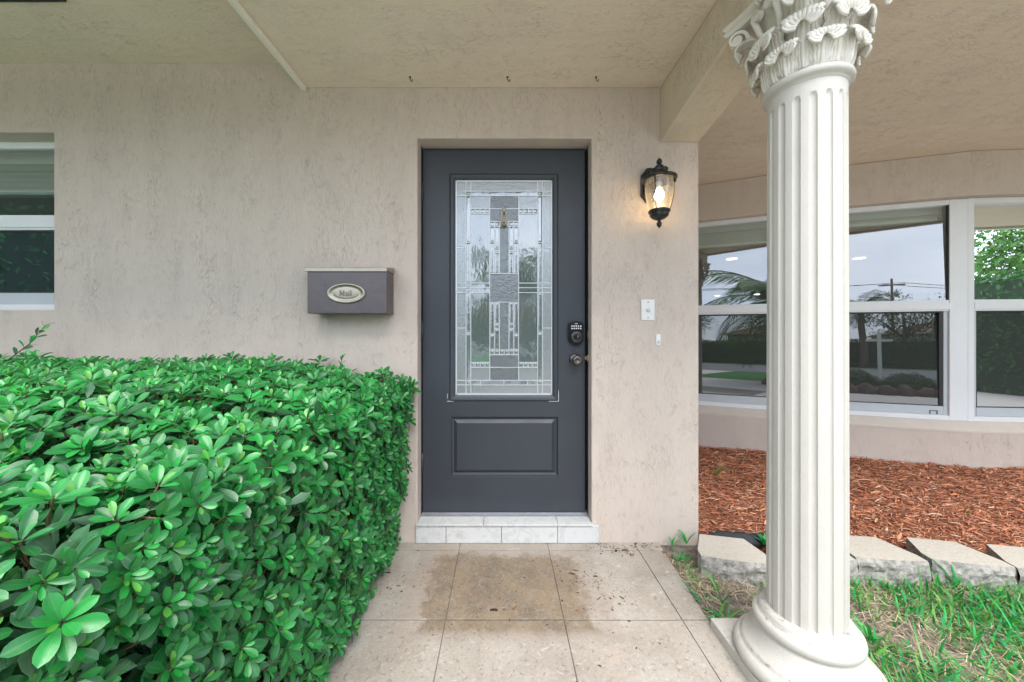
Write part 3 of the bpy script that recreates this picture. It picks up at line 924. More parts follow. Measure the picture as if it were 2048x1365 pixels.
for k in range(40): mb.box(-3.88 + k * 0.05, -3.845 + k * 0.05, -0.51, -0.381, 2.5205, 2.5222)
obj('soffit_vent', mb, ['black', 'dark_hole'], house)

# rooms behind the glass
mb = MB()
mb.box(-6.0, 12.0, 13.0, 13.1, 0.0, 2.6)
mb.box(-6.1, -6.0, 0.2, 13.0, 0.0, 2.6)
mb.box(12.0, 12.1, 0.2, 13.0, 0.0, 2.6)
mb.box(7.3, 12.0, 1.4, 1.5, 0.0, 2.6)
mb.box(-1.3, -1.2, 0.201, 5.0, 0.0, 2.6)
mb.box(-1.2, 1.2, 4.0, 4.1, 0.0, 2.6)
mb.box(-6.0, -1.3, 3.4, 3.5, 0.0, 2.6)
mb.box(1.05, 1.2, 1.9, 4.0, 0.0, 2.6)
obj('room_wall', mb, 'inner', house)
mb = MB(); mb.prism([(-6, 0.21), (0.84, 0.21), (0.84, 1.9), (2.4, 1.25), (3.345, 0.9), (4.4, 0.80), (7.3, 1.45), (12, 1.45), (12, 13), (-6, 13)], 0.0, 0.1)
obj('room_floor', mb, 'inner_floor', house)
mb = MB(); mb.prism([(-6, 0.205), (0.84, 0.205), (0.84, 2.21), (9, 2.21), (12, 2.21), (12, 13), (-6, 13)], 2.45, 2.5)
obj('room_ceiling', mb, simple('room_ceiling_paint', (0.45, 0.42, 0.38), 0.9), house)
for (x, y) in ((4.2, 4.76), (6.47, 4.7), (9.0, 11.0), (7.9, 11.5)):
    mb = MB(); mb.lathe([(0.085, 2.444), (0.085, 2.449)], 20, (x, y, 0)); obj('recessed_light', mb, 'downlight', house)

# ---------- windows
def window(name_parent, p0, p1, z0, z1, zm0, zm1, setb, left_post=False, jamb=0.042, blind_to=1.92, screen=True, tilt=1.3, open_right=True, label=None, lowmat='screen'):
    """p0,p1 outer wall points of the facet; local x along the facet, y inward, z up"""
    d = Vector((p1[0] - p0[0], p1[1] - p0[1], 0)); L = d.length; d.normalize()
    nrm = Vector((-d.y, d.x, 0))
    T = Matrix.Identity(4)
    T.col[0][:3] = d; T.col[1][:3] = nrm; T.col[2][:3] = (0, 0, 1); T.col[3][:3] = (p0[0], p0[1], 0)
    g = 0.040
    mb = MB(T)
    y0, y1 = setb, setb + 0.07
    mb.box(g, g + jamb, y0, y1, z0, z1); mb.box(L - g - jamb, L - g, y0, y1, z0, z1)
    mb.box(g + jamb, L - g - jamb, y0, y1, z1 - 0.036, z1); mb.box(g + jamb, L - g - jamb, y0, y1, z0, z0 + 0.036)
    W = obj('window', mb, 'white_alu', name_parent, bevel=0.0025)
    if label: W['label'] = label
    a, b = g + jamb, L - g - jamb
    mb = MB(T); mb.box(a, b, y0 + 0.004, y0 + 0.04, zm0, zm1); mb.box(a, b, y0 - 0.004, y0 + 0.003, zm0 + 0.012, zm1 - 0.022); obj('meeting_rail', mb, 'white_alu', W, bevel=0.002)
    # lower sash, set back
    mb = MB(T)
    mb.box(a + 0.002, a + 0.024, y0 + 0.012, y0 + 0.05, z0 + 0.037, zm0 - 0.001)
    mb.box(b - 0.026, b - 0.002, y0 + 0.012, y0 + 0.05, z0 + 0.037, zm0 - 0.001)
    mb.box(a + 0.025, b - 0.027, y0 + 0.010, y0 + 0.05, z0 + 0.037, z0 + 0.100)
    obj('sash', mb, 'sash', W, bevel=0.002)
    mb = MB(T)
    mb.box(a + 0.0255, a + 0.034, y0 + 0.016, y0 + 0.03, z0 + 0.101, zm0 - 0.002)
    mb.box(b - 0.048, b - 0.0275, y0 + 0.016, y0 + 0.03, z0 + 0.101, zm0 - 0.002)
    mb.box(a + 0.035, b - 0.049, y0 + 0.016, y0 + 0.03, z0 + 0.101, z0 + 0.106)
    mb.box(a + 0.035, b - 0.049, y0 + 0.016, y0 + 0.03, zm0 - 0.010, zm0 - 0.002)
    mb.box(a, a + 0.004, y0 + 0.006, y0 + 0.03, zm1, z1 - 0.037); mb.box(b - 0.004, b, y0 + 0.006, y0 + 0.03, zm1, z1 - 0.037)
    obj('gasket', mb, 'gasket', W)
    if open_right:
        mb = MB(T)   # dark outlined weep cover on the sash rail
        c = b - 0.085
        for (q0, q1, r0, r1) in ((c - 0.022, c - 0.018, 0.040, 0.068), (c + 0.018, c + 0.022, 0.040, 0.068), (c - 0.018, c + 0.018, 0.064, 0.068)):
            mb.box(q0, q1, y0 + 0.006, y0 + 0.0095, z0 + r0, z0 + r1)
        obj('sash_lock', mb, 'gasket', W)
    tt = math.tan(R(tilt))
    def pane(zlo, zhi, yy, mat, xa, xb, nm):
        mb = MB(T)
        h = zhi - zlo
        v = []
        for s_ in (0, 0.004):
            v += [(xa, yy + s_, zlo), (xb, yy + s_, zlo), (xb, yy + s_ + h * tt, zhi), (xa, yy + s_ + h * tt, zhi)]
        mb.add(v, [(0, 1, 2, 3)])
        return obj(nm, mb, mat, W)
    pane(zm1, z1 - 0.036, y0 + 0.018, 'glass', a + 0.004, b - 0.004, 'glass_pane')
    pane(z0 + 0.106, zm0 - 0.01, y0 + 0.022, lowmat, a + 0.034, b - 0.048, 'glass_pane')
    # raised blind behind the glass
    mb = MB(T); yb = y1 + 0.04
    mb.box(a - 0.01, b + 0.01, yb, yb + 0.05, z1 - 0.075, z1 - 0.01)
    z = z1 - 0.080; k = 0
    while z > blind_to + 0.02:
        mb.box(a, b, yb + 0.002 + 0.003 * math.sin(k * 1.7), yb + 0.048, z - 0.006, z - 0.001); z -= 0.0085; k += 1
    mb.box(a, b, yb, yb + 0.05, blind_to, blind_to + 0.02)
    obj('blind', mb, 'blind', W)
    return W
for i in range(1, 6):
    lab = {1: 'leftmost bay window pane unit half hidden by the column', 2: 'middle bay window between the column and the mullion', 3: 'right bay window cut by the picture edge'}.get(i)
    window(house, BAY[i], BAY[i + 1], 0.4625, 2.084, 1.266, 1.348, 0.063, label=lab, blind_to={1: 1.88, 2: 1.96, 3: 1.915}.get(i, 1.92))
for i in range(1, 7):
    P = BAY[i]
    a_ = Vector((BAY[i][0] - BAY[i - 1][0], BAY[i][1] - BAY[i - 1][1])).normalized()
    b_ = Vector((BAY[i + 1][0] - BAY[i][0], BAY[i + 1][1] - BAY[i][1])).normalized()
    n_ = Vector((-(a_ + b_).y, (a_ + b_).x)).normalized()
    t_ = Vector((n_.y, -n_.x))
    T = Matrix.Identity(4); T.col[0][:3] = (t_.x, t_.y, 0); T.col[1][:3] = (n_.x, n_.y, 0); T.col[3][:3] = (P[0], P[1], 0)
    mb = MB(T); mb.box(-0.037, 0.037, 0.070, 0.15, 0.464, 2.083); obj('mullion', mb, 'white_alu', house, bevel=0.003)
window(house, (-3.94, 0.0), (-2.329, 0.0), 1.2295, 2.1665, 1.679, 1.762, 0.097, blind_to=1.915, tilt=0.0, open_right=False, lowmat='screen_dark', label='small high window left of the mailbox with half raised blind')

# ---------- front door
DY = 0.092                    # outer face of the door leaf
mb = MB()                     # steel frame
mb.box(DX0 + 0.001, DX0 + 0.0045, DY - 0.012, DY + 0.09, 0.108, DZ1 - 0.001)
mb.box(DX0 + 0.001, -0.4375, DY + 0.012, DY + 0.09, 0.108, DZ1 - 0.001)
mb.box(0.4745, DX1 - 0.001, DY - 0.02, DY + 0.09, 0.108, DZ1 - 0.001)
mb.box(DX0 + 0.005, DX1 - 0.006, DY + 0.02, DY + 0.09, 2.122, DZ1 - 0.001)
frame = obj('door_frame', mb, 'door', house)
mb = MB(); mb.box(0.464, 0.4742, DY + 0.03, DY + 0.06, 0.112, 2.12); mb.box(DX0 + 0.005, 0.4742, DY + 0.055, DY + 0.062, 0.112, 2.1215); obj('dark_backing', mb, 'dark_hole', frame)  # black strip and sheet paint the shade in and behind the door gap
GX0, GX1, GZ0, GZ1 = -0.2585, 0.2845, 0.758, 1.958
BX0, BX1, BZ0, BZ1 = -0.279, 0.312, 0.315, 0.640
mb = MB()
holed_slab(mb, (-0.4365, 0.463), (0.113, 2.119), DY, DY + 0.044, [(GX0, GX1, GZ0, GZ1), (BX0, BX1, BZ0, BZ1)])
door = obj('door', mb, 'door', house, bevel=0.0025)
door['label'] = 'charcoal grey front door with leaded glass and one raised lower panel'
# raised panel
mb = MB()
def frame_ring(mb, x0, x1, z0, z1, prof):
    """prof: list of (inset, y); mitred rings, last one capped"""
    v = []; f = []
    for (i_, y) in prof:
        v += [(x0 + i_, y, z0 + i_), (x1 - i_, y, z0 + i_), (x1 - i_, y, z1 - i_), (x0 + i_, y, z1 - i_)]
    for k in range(len(prof) - 1):
        for q in range(4):
            q2 = (q + 1) % 4
            f.append((k * 4 + q, k * 4 + q2, (k + 1) * 4 + q2, (k + 1) * 4 + q))
    return v, f
v, f = frame_ring(mb, BX0, BX1, BZ0, BZ1, [(0.0, DY + 0.001), (0.004, DY + 0.010), (0.012, DY + 0.013), (0.016, DY + 0.013), (0.034, DY + 0.001), (0.037, DY + 0.0015)])
n_ = len(v); f.append((n_ - 4, n_ - 3, n_ - 2, n_ - 1))
mb.add(v, f); obj('raised_panel', mb, 'door', door, bevel=0.001)
mb = MB()
v, f = frame_ring(mb, GX0 - 0.030, GX1 + 0.030, GZ0 - 0.030, GZ1 + 0.030, [(0.0, DY - 0.0002), (0.003, DY - 0.005), (0.010, DY - 0.009), (0.022, DY - 0.006), (0.030, DY - 0.001), (0.034, DY + 0.012)])
mb.add(v, f); obj('glass_molding', mb, 'door', door)
mb = MB()   # chipped white caulk at the molding corners
for (x, z, w_, h_) in ((-0.300, 0.7275, 0.035, 0.002), (0.262, 0.7275, 0.053, 0.002), (0.3145, 0.729, 0.002, 0.058), (-0.300, 0.742, 0.0016, 0.03)):
    mb.box(x, x + w_, DY - 0.0035, DY + 0.0005, z, z + h_)
obj('caulk', mb, 'plastic', door)

ZD = 2.043
def gx(px): return PX(px, ZD)
def gz(py): return PZ(py, ZD)
VX = {'L': 913, 1: 932, 2: 941.6, 3: 979.5, 4: 989.3, 5: 998.9, 'm': 1008.4, 6: 1017.9, 7: 1027.5, 8: 1037.3, 9: 1075.5, 10: 1085.3, 'R': 1103.3}
HY = {'T': 362.6, 'B': 788.4}
hs = []   # (x0,x1,y)
vs_ = []  # (x,y0,y1)
X = VX
for y in (382.9, 391.8, 761.5, 770.6): hs.append((X['L'], X['R'], y))
hs.append((X[2], X[9], 417.9)); hs.append((X[2], X[9], 735.5))
for (a, b) in ((X[2], X[3]), (X[8], X[9])):
    hs.append((a, b, 427.5)); hs.append((a, b, 725.4))
for y in (443.2, 452.8, 547.5, 604.9, 700.5, 710.2): hs.append((X[3], X[8], y))
for (a, b) in ((X[1], X[2]), (X[9], X[10])): hs += [(a, b, 485.3), (a, b, 666.2)]
for (a, b) in ((X['L'], X[1]), (X[10], X['R'])): hs += [(a, b, 495.2), (a, b, 656.5)]
for (a, b) in ((X[3], X[4]), (X[7], X[8])): hs += [(a, b, 484.5), (a, b, 669.3)]
for (a, b) in ((X[4], X[5]), (X[6], X[7])): hs += [(a, b, 496.6), (a, b, 505.8), (a, b, 648.3), (a, b, 658.0)]
for (a, b) in ((X['L'], X[3]), (X[8], X['R'])): hs += [(a, b, 566.5), (a, b, 575.8), (a, b, 585.6)]
for k in (1, 2, 9, 10): vs_.append((X[k], HY['T'], HY['B']))
for k in (3, 8): vs_.append((X[k], 391.8, 761.5))
for k in (4, 5, 6, 7): vs_ += [(X[k], 443.2, 547.5), (X[k], 604.9, 710.2)]
vs_ += [(X['m'], 443.2, 452.8), (X['m'], 700.5, 710.2)]
for xx in (950.4, 960.4, 970.1, 1047.4, 1056.4, 1066.0): vs_ += [(xx, 417.9, 427.5), (xx, 725.4, 735.5)]
for xx in (960.6, 1007.8, 1055.5): vs_ += [(xx, 382.9, 391.8), (xx, 761.5, 770.6)]
GLY = DY + 0.014
xs = sorted({*VX.values(), *[v_[0] for v_ in vs_]}); ys = sorted({HY['T'], HY['B'], *[h_[2] for h_ in hs]})
NX, NY = len(xs) - 1, len(ys) - 1
par = {}
def find(a):
    while par[a] != a: a = par[a]
    return a
for i in range(NX):
    for j in range(NY): par[(i, j)] = (i, j)
for i in range(NX):
    for j in range(NY):
        cy = (ys[j] + ys[j + 1]) / 2; cx = (xs[i] + xs[i + 1]) / 2
        if i + 1 < NX and not any(abs(v_[0] - xs[i + 1]) < 0.01 and v_[1] <= cy <= v_[2] for v_ in vs_): par[find((i, j))] = find((i + 1, j))
        if j + 1 < NY and not any(abs(h_[2] - ys[j + 1]) < 0.01 and h_[0] <= cx <= h_[1] for h_ in hs): par[find((i, j))] = find((i, j + 1))
groups = {}
for k in par: groups.setdefault(find(k), []).append(k)
cwid = 0.0042
for g_ in groups.values():
    i0 = min(k[0] for k in g_); i1 = max(k[0] for k in g_) + 1; j0 = min(k[1] for k in g_); j1 = max(k[1] for k in g_) + 1
    x0, x1, y0, y1 = xs[i0], xs[i1], ys[j0], ys[j1]
    wpx, hpx = x1 - x0, y1 - y0
    cx = (x0 + x1) / 2; cy = (y0 + y1) / 2
    if wpx < 12 and hpx < 12: mt = 'pane_bevel'
    elif cx < 932 or cx > 1085 or cy < 383 or cy > 770: mt = 'pane_text'
    elif 979 < cx < 1037 and (547 < cy < 605 or 710 < cy < 760 or 428 < cy < 444 or abs(cx - 1008.4) < 5): mt = 'pane_dark'
    elif 391 < cy < 418 or 735 < cy < 762: mt = 'pane_text'
    elif wpx > 30 and hpx > 60: mt = 'pane_reed'
    elif wpx < 12: mt = 'pane_bevel'
    else: mt = 'pane_clear'
    mb = MB()
    a0, a1, b0, b1 = gx(x0) + 0.0006, gx(x1) - 0.0006, gz(y1) + 0.0006, gz(y0) - 0.0006
    dy = rnd.uniform(-0.0004, 0.0004)
    if mt == 'pane_bevel':
        iw = min(0.010, (a1 - a0) * 0.32); ih = min(0.010, (b1 - b0) * 0.32)
        mb.add([(a0, GLY, b0), (a1, GLY, b0), (a1, GLY, b1), (a0, GLY, b1),
                (a0 + iw, GLY - 0.0022, b0 + ih), (a1 - iw, GLY - 0.0022, b0 + ih), (a1 - iw, GLY - 0.0022, b1 - ih), (a0 + iw, GLY - 0.0022, b1 - ih)],
               [(4, 5, 6, 7), (0, 1, 5, 4), (1, 2, 6, 5), (2, 3, 7, 6), (3, 0, 4, 7)])
    else:
        mb.add([(a0, GLY + dy, b0), (a1, GLY - dy, b0), (a1, GLY - dy * 0.5, b1), (a0, GLY + dy * 0.7, b1)], [(0, 1, 2, 3)])
    obj('glass_pane', mb, mt, door)
mb = MB()
def came_bar(mb, x0, x1, z0, z1, dz=0.0):
    y = GLY - 0.0045 - dz
    mb.box(x0, x1, y, GLY + 0.003, z0, z1)
hw = cwid / 2
for (x, y0, y1) in vs_: came_bar(mb, gx(x) - hw, gx(x) + hw, gz(y1), gz(y0))
for (x0, x1, y) in hs: came_bar(mb, gx(x0), gx(x1), gz(y) - hw, gz(y) + hw, 0.0004)
gl, gr_, gt, gb = gx(913), gx(1103.3), gz(362.6), gz(788.4)
came_bar(mb, gl - 0.006, gl + 0.003, gb - 0.006, gt + 0.006, 0.0008); came_bar(mb, gr_ - 0.003, gr_ + 0.006, gb - 0.006, gt + 0.006, 0.0008)
came_bar(mb, gl, gr_, gt - 0.003, gt + 0.006, 0.0008); came_bar(mb, gl, gr_, gb - 0.006, gb + 0.003, 0.0008)
obj('lead_came', mb, 'came', door)

# door hardware
mb = MB()
kx, kz = PX(1151, 2.03), PZ(667, 2.03)
def stadium(w_, h_, n=12, top=0.55):
    pts = []
    rb = w_ / 2; rt = w_ * 0.5
    for k in range(n + 1):
        a = PI + PI * k / n; pts.append((rb * math.cos(a), -h_ / 2 + rb + rb * math.sin(a)))
    for k in range(n + 1):
        a = PI * k / n; pts.append((rt * math.cos(a), h_ / 2 - rt * top + rt * top * math.sin(a)))
    return pts
mb.prism([(kx + x, kz + z) for x, z in stadium(0.084, 0.136)], DY - 0.022, DY - 0.0005, 'y')
mb.prism([(kx + x * 0.82, kz + z * 0.88) for x, z in stadium(0.084, 0.136)], DY - 0.027, DY - 0.0215, 'y')
mb.cur = 1
mb.lathe([(0.031, 0.0), (0.031, 0.010), (0.026, 0.014), (0.018, 0.014)], 28, (kx, DY - 0.027, kz - 0.020), 'y')
mb.cur = 0
mb.lathe([(0.020, 0.0), (0.020, 0.022), (0.016, 0.026), (0.001, 0.026)], 24, (kx + 0.001, DY - 0.038, kz - 0.020), 'y')
mb.cur = 1
mb.lathe([(0.006, 0.0), (0.006, 0.002), (0.001, 0.002)], 12, (kx + 0.002, DY - 0.0635, kz - 0.018), 'y')
mb.cur = 2
for r_ in range(2):
    for c_ in range(5):
        mb.lathe([(0.0046, 0.0), (0.0042, 0.0022), (0.001, 0.0022)], 10, (kx - 0.024 + c_ * 0.012, DY - 0.027, kz + 0.039 - r_ * 0.013), 'y')
mb.box(kx - 0.007, kx + 0.007, DY - 0.0285, DY - 0.0268, kz + 0.0495, kz + 0.0535)
obj('keypad_lock', mb, ['black_gloss', 'pewter', 'plastic'], door, bevel=0.002)
mb = MB()
bx, bz = PX(1151.5, 2.02), PZ(720, 2.02)
mb.lathe([(0.034, 0.0), (0.033, 0.005), (0.024, 0.009), (0.013, 0.012), (0.012, 0.026), (0.018, 0.032), (0.027, 0.042), (0.029, 0.052), (0.026, 0.062), (0.018, 0.067), (0.010, 0.066), (0.009, 0.063), (0.001, 0.063)], 36, (bx, DY, bz), 'y')
obj('door_knob', mb, 'pewter', door)
mb = MB()
nx, nz = PX(1008, 2.02), PZ(434, 2.02)
Kp = [(0.0, 0.052, 0.006), (0.012, 0.046, 0.008), (0.016, 0.02, 0.010), (0.020, -0.01, 0.011), (0.022, -0.034, 0.012), (0.016, -0.046, 0.011), (0.0, -0.052, 0.010)]
pts = [(nx + a, nz + b) for a, b, c in Kp] + [(nx - a, nz + b) for a, b, c in reversed(Kp[1:-1])]
mb.prism(pts, DY - 0.006, DY + 0.002, 'y')
mb.lathe([(0.010, 0.0), (0.010, 0.014), (0.007, 0.018), (0.001, 0.018)], 16, (nx, DY - 0.004, nz + 0.036), 'y')
ring = []
for k in range(25):
    a = PI / 2 + 2 * PI * k / 24
    rx = 0.0125 * (1 - 0.25 * math.sin(a)); ring.append((nx + rx * math.cos(a), DY - 0.018 - 0.002 * math.sin(a), nz - 0.008 + 0.036 * math.sin(a)))
mb.tube(ring, [0.0036 + 0.0022 * max(0, -math.sin(PI / 2 + 2 * PI * k / 24)) for k in range(25)], 8)
mb.tube([(nx, DY - 0.012, nz + 0.02), (nx, DY - 0.012, nz - 0.03)], [0.002, 0.005], 8)
obj('door_knocker', mb, 'nickel', door, bevel=0.0012)
for z in (PZ(382, 2.03), PZ(660, 2.03), PZ(925, 2.03)):
    mb = MB(); mb.tube([(DX0 + 0.0075, DY - 0.007, z - 0.05), (DX0 + 0.0075, DY - 0.007, z + 0.05)], 0.0052, 10)
    for q in (-0.03, -0.01, 0.01, 0.03): mb.lathe([(0.0056, -0.001), (0.0056, 0.001)], 10, (DX0 + 0.0075, DY - 0.007, z + q))
    obj('hinge', mb, 'door', door)
mb = MB(); mb.box(0.4735, 0.4755, DY - 0.0215, DY + 0.012, 1.082, 1.118); mb.box(0.470, 0.4758, DY - 0.024, DY + 0.012, 0.950, 0.985); mb.box(0.462, 0.4745, DY + 0.008, DY + 0.02, 0.958, 0.975)
obj('strike_plate', mb, 'brass', door, bevel=0.001)
mb = MB(); mb.box(DX0 + 0.002, DX1 - 0.002, 0.060, 0.090, 0.1055, 0.1085); mb.box(DX0 + 0.002, DX1 - 0.002, 0.088, 0.18, 0.1055, 0.1125)
mb.box(DX0 + 0.003, DX1 - 0.003, 0.070, 0.073, 0.1086, 0.1105); mb.box(DX0 + 0.003, DX1 - 0.003, 0.079, 0.082, 0.1086, 0.1110)
obj('threshold', mb, 'alu', house, bevel=0.001)

# ---------- door step: marble slabs on a core
step = thing('door_step', 'low step under the front door faced with grey veined white marble tiles', 'step', (0.03, -0.01, 0.0))
mb = MB(); mb.box(-0.443, 0.475, 0.001, 0.24, -0.02, 0.094); obj('core', mb, 'grout', step)
xs_ = [-0.4505, -0.292, 0.0, 0.295, 0.513]
zt = 0.0925
for a, b in zip(xs_[:-1], xs_[1:]):
    mb = MB(); mb.box(a + 0.0012, b - 0.0012, -0.012, -0.0015, 0.0015, zt); obj('marble_tile', mb, 'marble', step, bevel=0.0015)
xt = [-0.449, -0.095, 0.296, 0.4795]
for a, b in zip(xt[:-1], xt[1:]):
    mb = MB(); mb.box(a + 0.001, b - 0.001, -0.020, -0.0005, 0.0945, 0.1048)
    aa, bb = max(a, DX0 + 0.001), min(b, DX1 - 0.001)
    mb.box(aa + 0.001, bb - 0.001, -0.0004, 0.10, 0.0945, 0.1048)
    obj('marble_slab', mb, 'marble', step, bevel=0.0012)

# ================================================================== PATIO
mb = MB(); mb.add([(-1.6, -6.0, -0.06), (0.80, -6.0, -0.06), (0.80, -0.56, -0.06), (0.83, 0.0, -0.06), (-1.6, 0.0, -0.06),
                   (-1.6, -6.0, -0.006), (0.80, -6.0, -0.006), (0.80, -0.56, -0.006), (0.83, 0.0, -0.006), (-1.6, 0.0, -0.006)],
                  [(4, 3, 2, 1, 0), (5, 6, 7, 8, 9), (0, 1, 6, 5), (1, 2, 7, 6), (2, 3, 8, 7), (3, 4, 9, 8), (4, 0, 5, 9)])
patio = tag(obj('patio', mb, 'grout'), kind='structure')
cxs = [-1.587, -1.130, -0.673, -0.216, 0.241, 0.698, None]
rys = [-0.001, -0.072, -0.524, -0.981, -1.438, -1.895, -2.352, -2.809, -3.266, -3.723, -4.18, -4.6]
for j in range(len(rys) - 1):
    for i in range(6):
        x0 = cxs[i]; g_ = 0.0013; gy_ = 0.003
        yb_, yf_ = rys[j] - gy_ * (j > 0), rys[j + 1] + gy_
        def redge(y): return 0.79 + 0.04 * max(0, (y + 0.6) / 0.6)
        if i < 5: xa, xb = cxs[i + 1] - g_, cxs[i + 1] - g_
        else: xa, xb = redge(yb_), redge(yf_)
        dz = rnd.uniform(-0.0008, 0.0008)
        mb = MB(); mb.prism([(x0 + g_, yf_), (xb, yf_), (xa, yb_), (x0 + g_, yb_)], -0.0055, 0.0 + dz)
        obj('tile', mb, 'tile', patio, bevel=0.0012, bseg=1)

# ================================================================== COLUMN
CX, CY = 0.975, CAMY + 1.178
colm = thing('column', 'white fluted column with carved leafy capital beside the path', 'column', (CX, CY, 0.0))
mb = MB(); mb.box(CX - 0.19, CX + 0.205, CY - 0.205, CY + 0.205, -0.012, 0.037); obj('plinth', mb, 'column', colm, bevel=0.004)
prof = [(0.150, 0.0375), (0.184, 0.038), (0.192, 0.043), (0.196, 0.054), (0.196, 0.064), (0.191, 0.076), (0.182, 0.084), (0.176, 0.087), (0.175, 0.094),
        (0.168, 0.100), (0.158, 0.110), (0.148, 0.124), (0.141, 0.138), (0.136, 0.150), (0.132, 0.157), (0.136, 0.160), (0.141, 0.167), (0.1425, 0.177),
        (0.140, 0.188), (0.133, 0.194), (0.126, 0.196), (0.1245, 0.206), (0.120, 0.214), (0.112, 0.219), (0.100, 0.2195)]
mb = MB(); mb.lathe(prof, 96, (CX, CY, 0)); obj('base', mb, 'column', colm)
# fluted shaft
NF = 16; PER = 20
def shaft_r(a, z):
    r = 0.1030 - 0.0030 * ((z - 0.22) / 1.66)
    ph = (a / (2 * PI) * NF) % 1.0
    lo, hi = 0.24, 0.76
    fl = 0.0
    if lo < ph < hi:
        u = (ph - lo) / (hi - lo) * 2 - 1
        fl = math.sqrt(max(0.0, 1 - u * u)) ** 0.9
        wz = 0.018
        e = (1.826 - z) / wz
        if e < 1:
            q = 1 - max(0, e)
            fl = fl if q * q + u * u < 1 and e > 0 else 0.0
            if fl: fl = math.sqrt(max(0, 1 - u * u - q * q))
    return r - 0.0068 * fl
zsr = [0.2185, 0.23, 0.5, 0.8, 1.1, 1.4, 1.7, 1.79, 1.806, 1.809, 1.812, 1.815, 1.818, 1.821, 1.824, 1.8265, 1.83, 1.875]
us = []
for k in range(NF):
    for q in (0.0, 0.12, 0.235, 0.2405, 0.255, 0.29, 0.34, 0.42, 0.5, 0.58, 0.66, 0.71, 0.745, 0.7595, 0.765, 0.88): us.append((k + q) / NF)
mb = MB(); v = []; f = []
nu = len(us)
for z in zsr:
    for u in us:
        a = u * 2 * PI; r = shaft_r(a, z)
        if z < 0.2186: pass
        v.append((CX + r * math.cos(a + 0.07), CY + r * math.sin(a + 0.07), z))
for j in range(len(zsr) - 1):
    for i in range(nu):
        i2 = (i + 1) % nu
        f.append((j * nu + i, j * nu + i2, (j + 1) * nu + i2, (j + 1) * nu + i))
mb.smooth = True; mb.add(v, f)
sh = obj('shaft', mb, 'column', colm)
es = sh.modifiers.new('split', 'EDGE_SPLIT'); es.split_angle = R(38)
mb = MB(); mb.lathe([(0.098, 1.862), (0.104, 1.866), (0.1045, 1.872), (0.112, 1.874), (0.1165, 1.879), (0.1175, 1.886), (0.1155, 1.893), (0.110, 1.898), (0.104, 1.900), (0.095, 1.901)], 80, (CX, CY, 0)); obj('neck_ring', mb, 'column', colm)
# capital: bell, two rows of leaves, volutes, abacus
Z0 = 1.900; ZT = 2.172
mb = MB(); mb.lathe([(0.092, Z0), (0.094, Z0 + 0.10), (0.100, Z0 + 0.17), (0.112, Z0 + 0.225), (0.130, Z0 + 0.255), (0.135, Z0 + 0.27)], 64, (CX, CY, 0))
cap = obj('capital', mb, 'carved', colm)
def spline(P, t):
    n = len(P) - 1; x = min(max(t, 0), 0.99999) * n; i = int(x); u = x - i
    p0, p1, p2, p3 = P[max(i - 1, 0)], P[i], P[i + 1], P[min(i + 2, n)]
    return [0.5 * (2 * b + (c - a) * u + (2 * a - 5 * b + 4 * c - d) * u * u + (3 * b - a - 3 * c + d) * u ** 3) for a, b, c, d in zip(p0, p1, p2, p3)]
def acanthus(ang, z0, h, wid, reach, r0=0.096):
    sp = [(0.001, 0.0), (0.010, 0.22 * h), (0.013, 0.48 * h), (0.017, 0.74 * h), (reach * 0.45, 0.93 * h), (reach * 0.80, 1.0 * h), (reach * 1.02, 0.95 * h), (reach * 1.04, 0.86 * h), (reach * 0.92, 0.80 * h)]
    NU, NV = 48, 40
    def fn(u, v, th=0.0):
        s = u * 2 - 1
        dr, dz = spline(sp, v)
        dr2, dz2 = spline(sp, min(v + 0.02, 1))
        dr1, dz1 = spline(sp, max(v - 0.02, 0))
        tr, tz = dr2 - dr1, dz2 - dz1
        L = math.hypot(tr, tz) + 1e-9
        nr_, nz_ = tz / L, -tr / L           # outward normal in the (r,z) plane
        wprof = 0.60 + 0.42 * math.sin(min(v * 1.35, 1) * PI * 0.62) if v < 0.72 else (0.98 * math.sqrt(max(0.0, 1 - ((v - 0.72) / 0.29) ** 2)) + 0.05)
        lobes = 1 - 0.16 * abs(math.sin(v * PI * 5.5 + 0.4)) ** 5 * (0.3 if v > 0.8 else 1)
        hwid = wid / 2 * wprof * lobes
        rib = 0.0017 * math.cos(s * PI * (7.0 + 2 * v)) * (1.0 - 0.15 * v)
        vein = 0.0009 * math.cos(abs(s) * 5 - v * 34) * abs(s) * (v < 0.75)
        mid = 0.0045 * math.exp(-(s / 0.16) ** 2) * (1 - 0.8 * v)
        cup = -0.012 * s * s * max(0.0, 1 - v * 1.3) - 0.005 * s * s * v
        curl = -0.006 * abs(s) ** 3 * v
        o = rib + vein + mid + cup + curl - th
        r = r0 + dr + nr_ * o + 0.004
        z = z0 + dz + nz_ * o - 0.018 * s * s * v
        aa = ang + s * hwid / max(r0 + dr * 0.6, 0.08)
        return (CX + r * math.cos(aa), CY + r * math.sin(aa), z)
    mb = MB()
    mb.grid(lambda u, v: fn(u, v), NU, NV)
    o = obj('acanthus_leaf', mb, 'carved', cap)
    so = o.modifiers.new('thick', 'SOLIDIFY'); so.thickness = 0.007; so.offset = 0
    return o
for k in range(8): acanthus(k * PI / 4 + PI / 8 + 0.04, Z0 - 0.001, 0.084, 0.076, 0.038)
for k in range(8): acanthus(k * PI / 4 + 0.04, Z0 + 0.004, 0.146, 0.082, 0.052, 0.094)
for k in range(4): acanthus(k * PI / 2 + PI / 4, Z0 + 0.06, 0.155, 0.062, 0.080, 0.096)
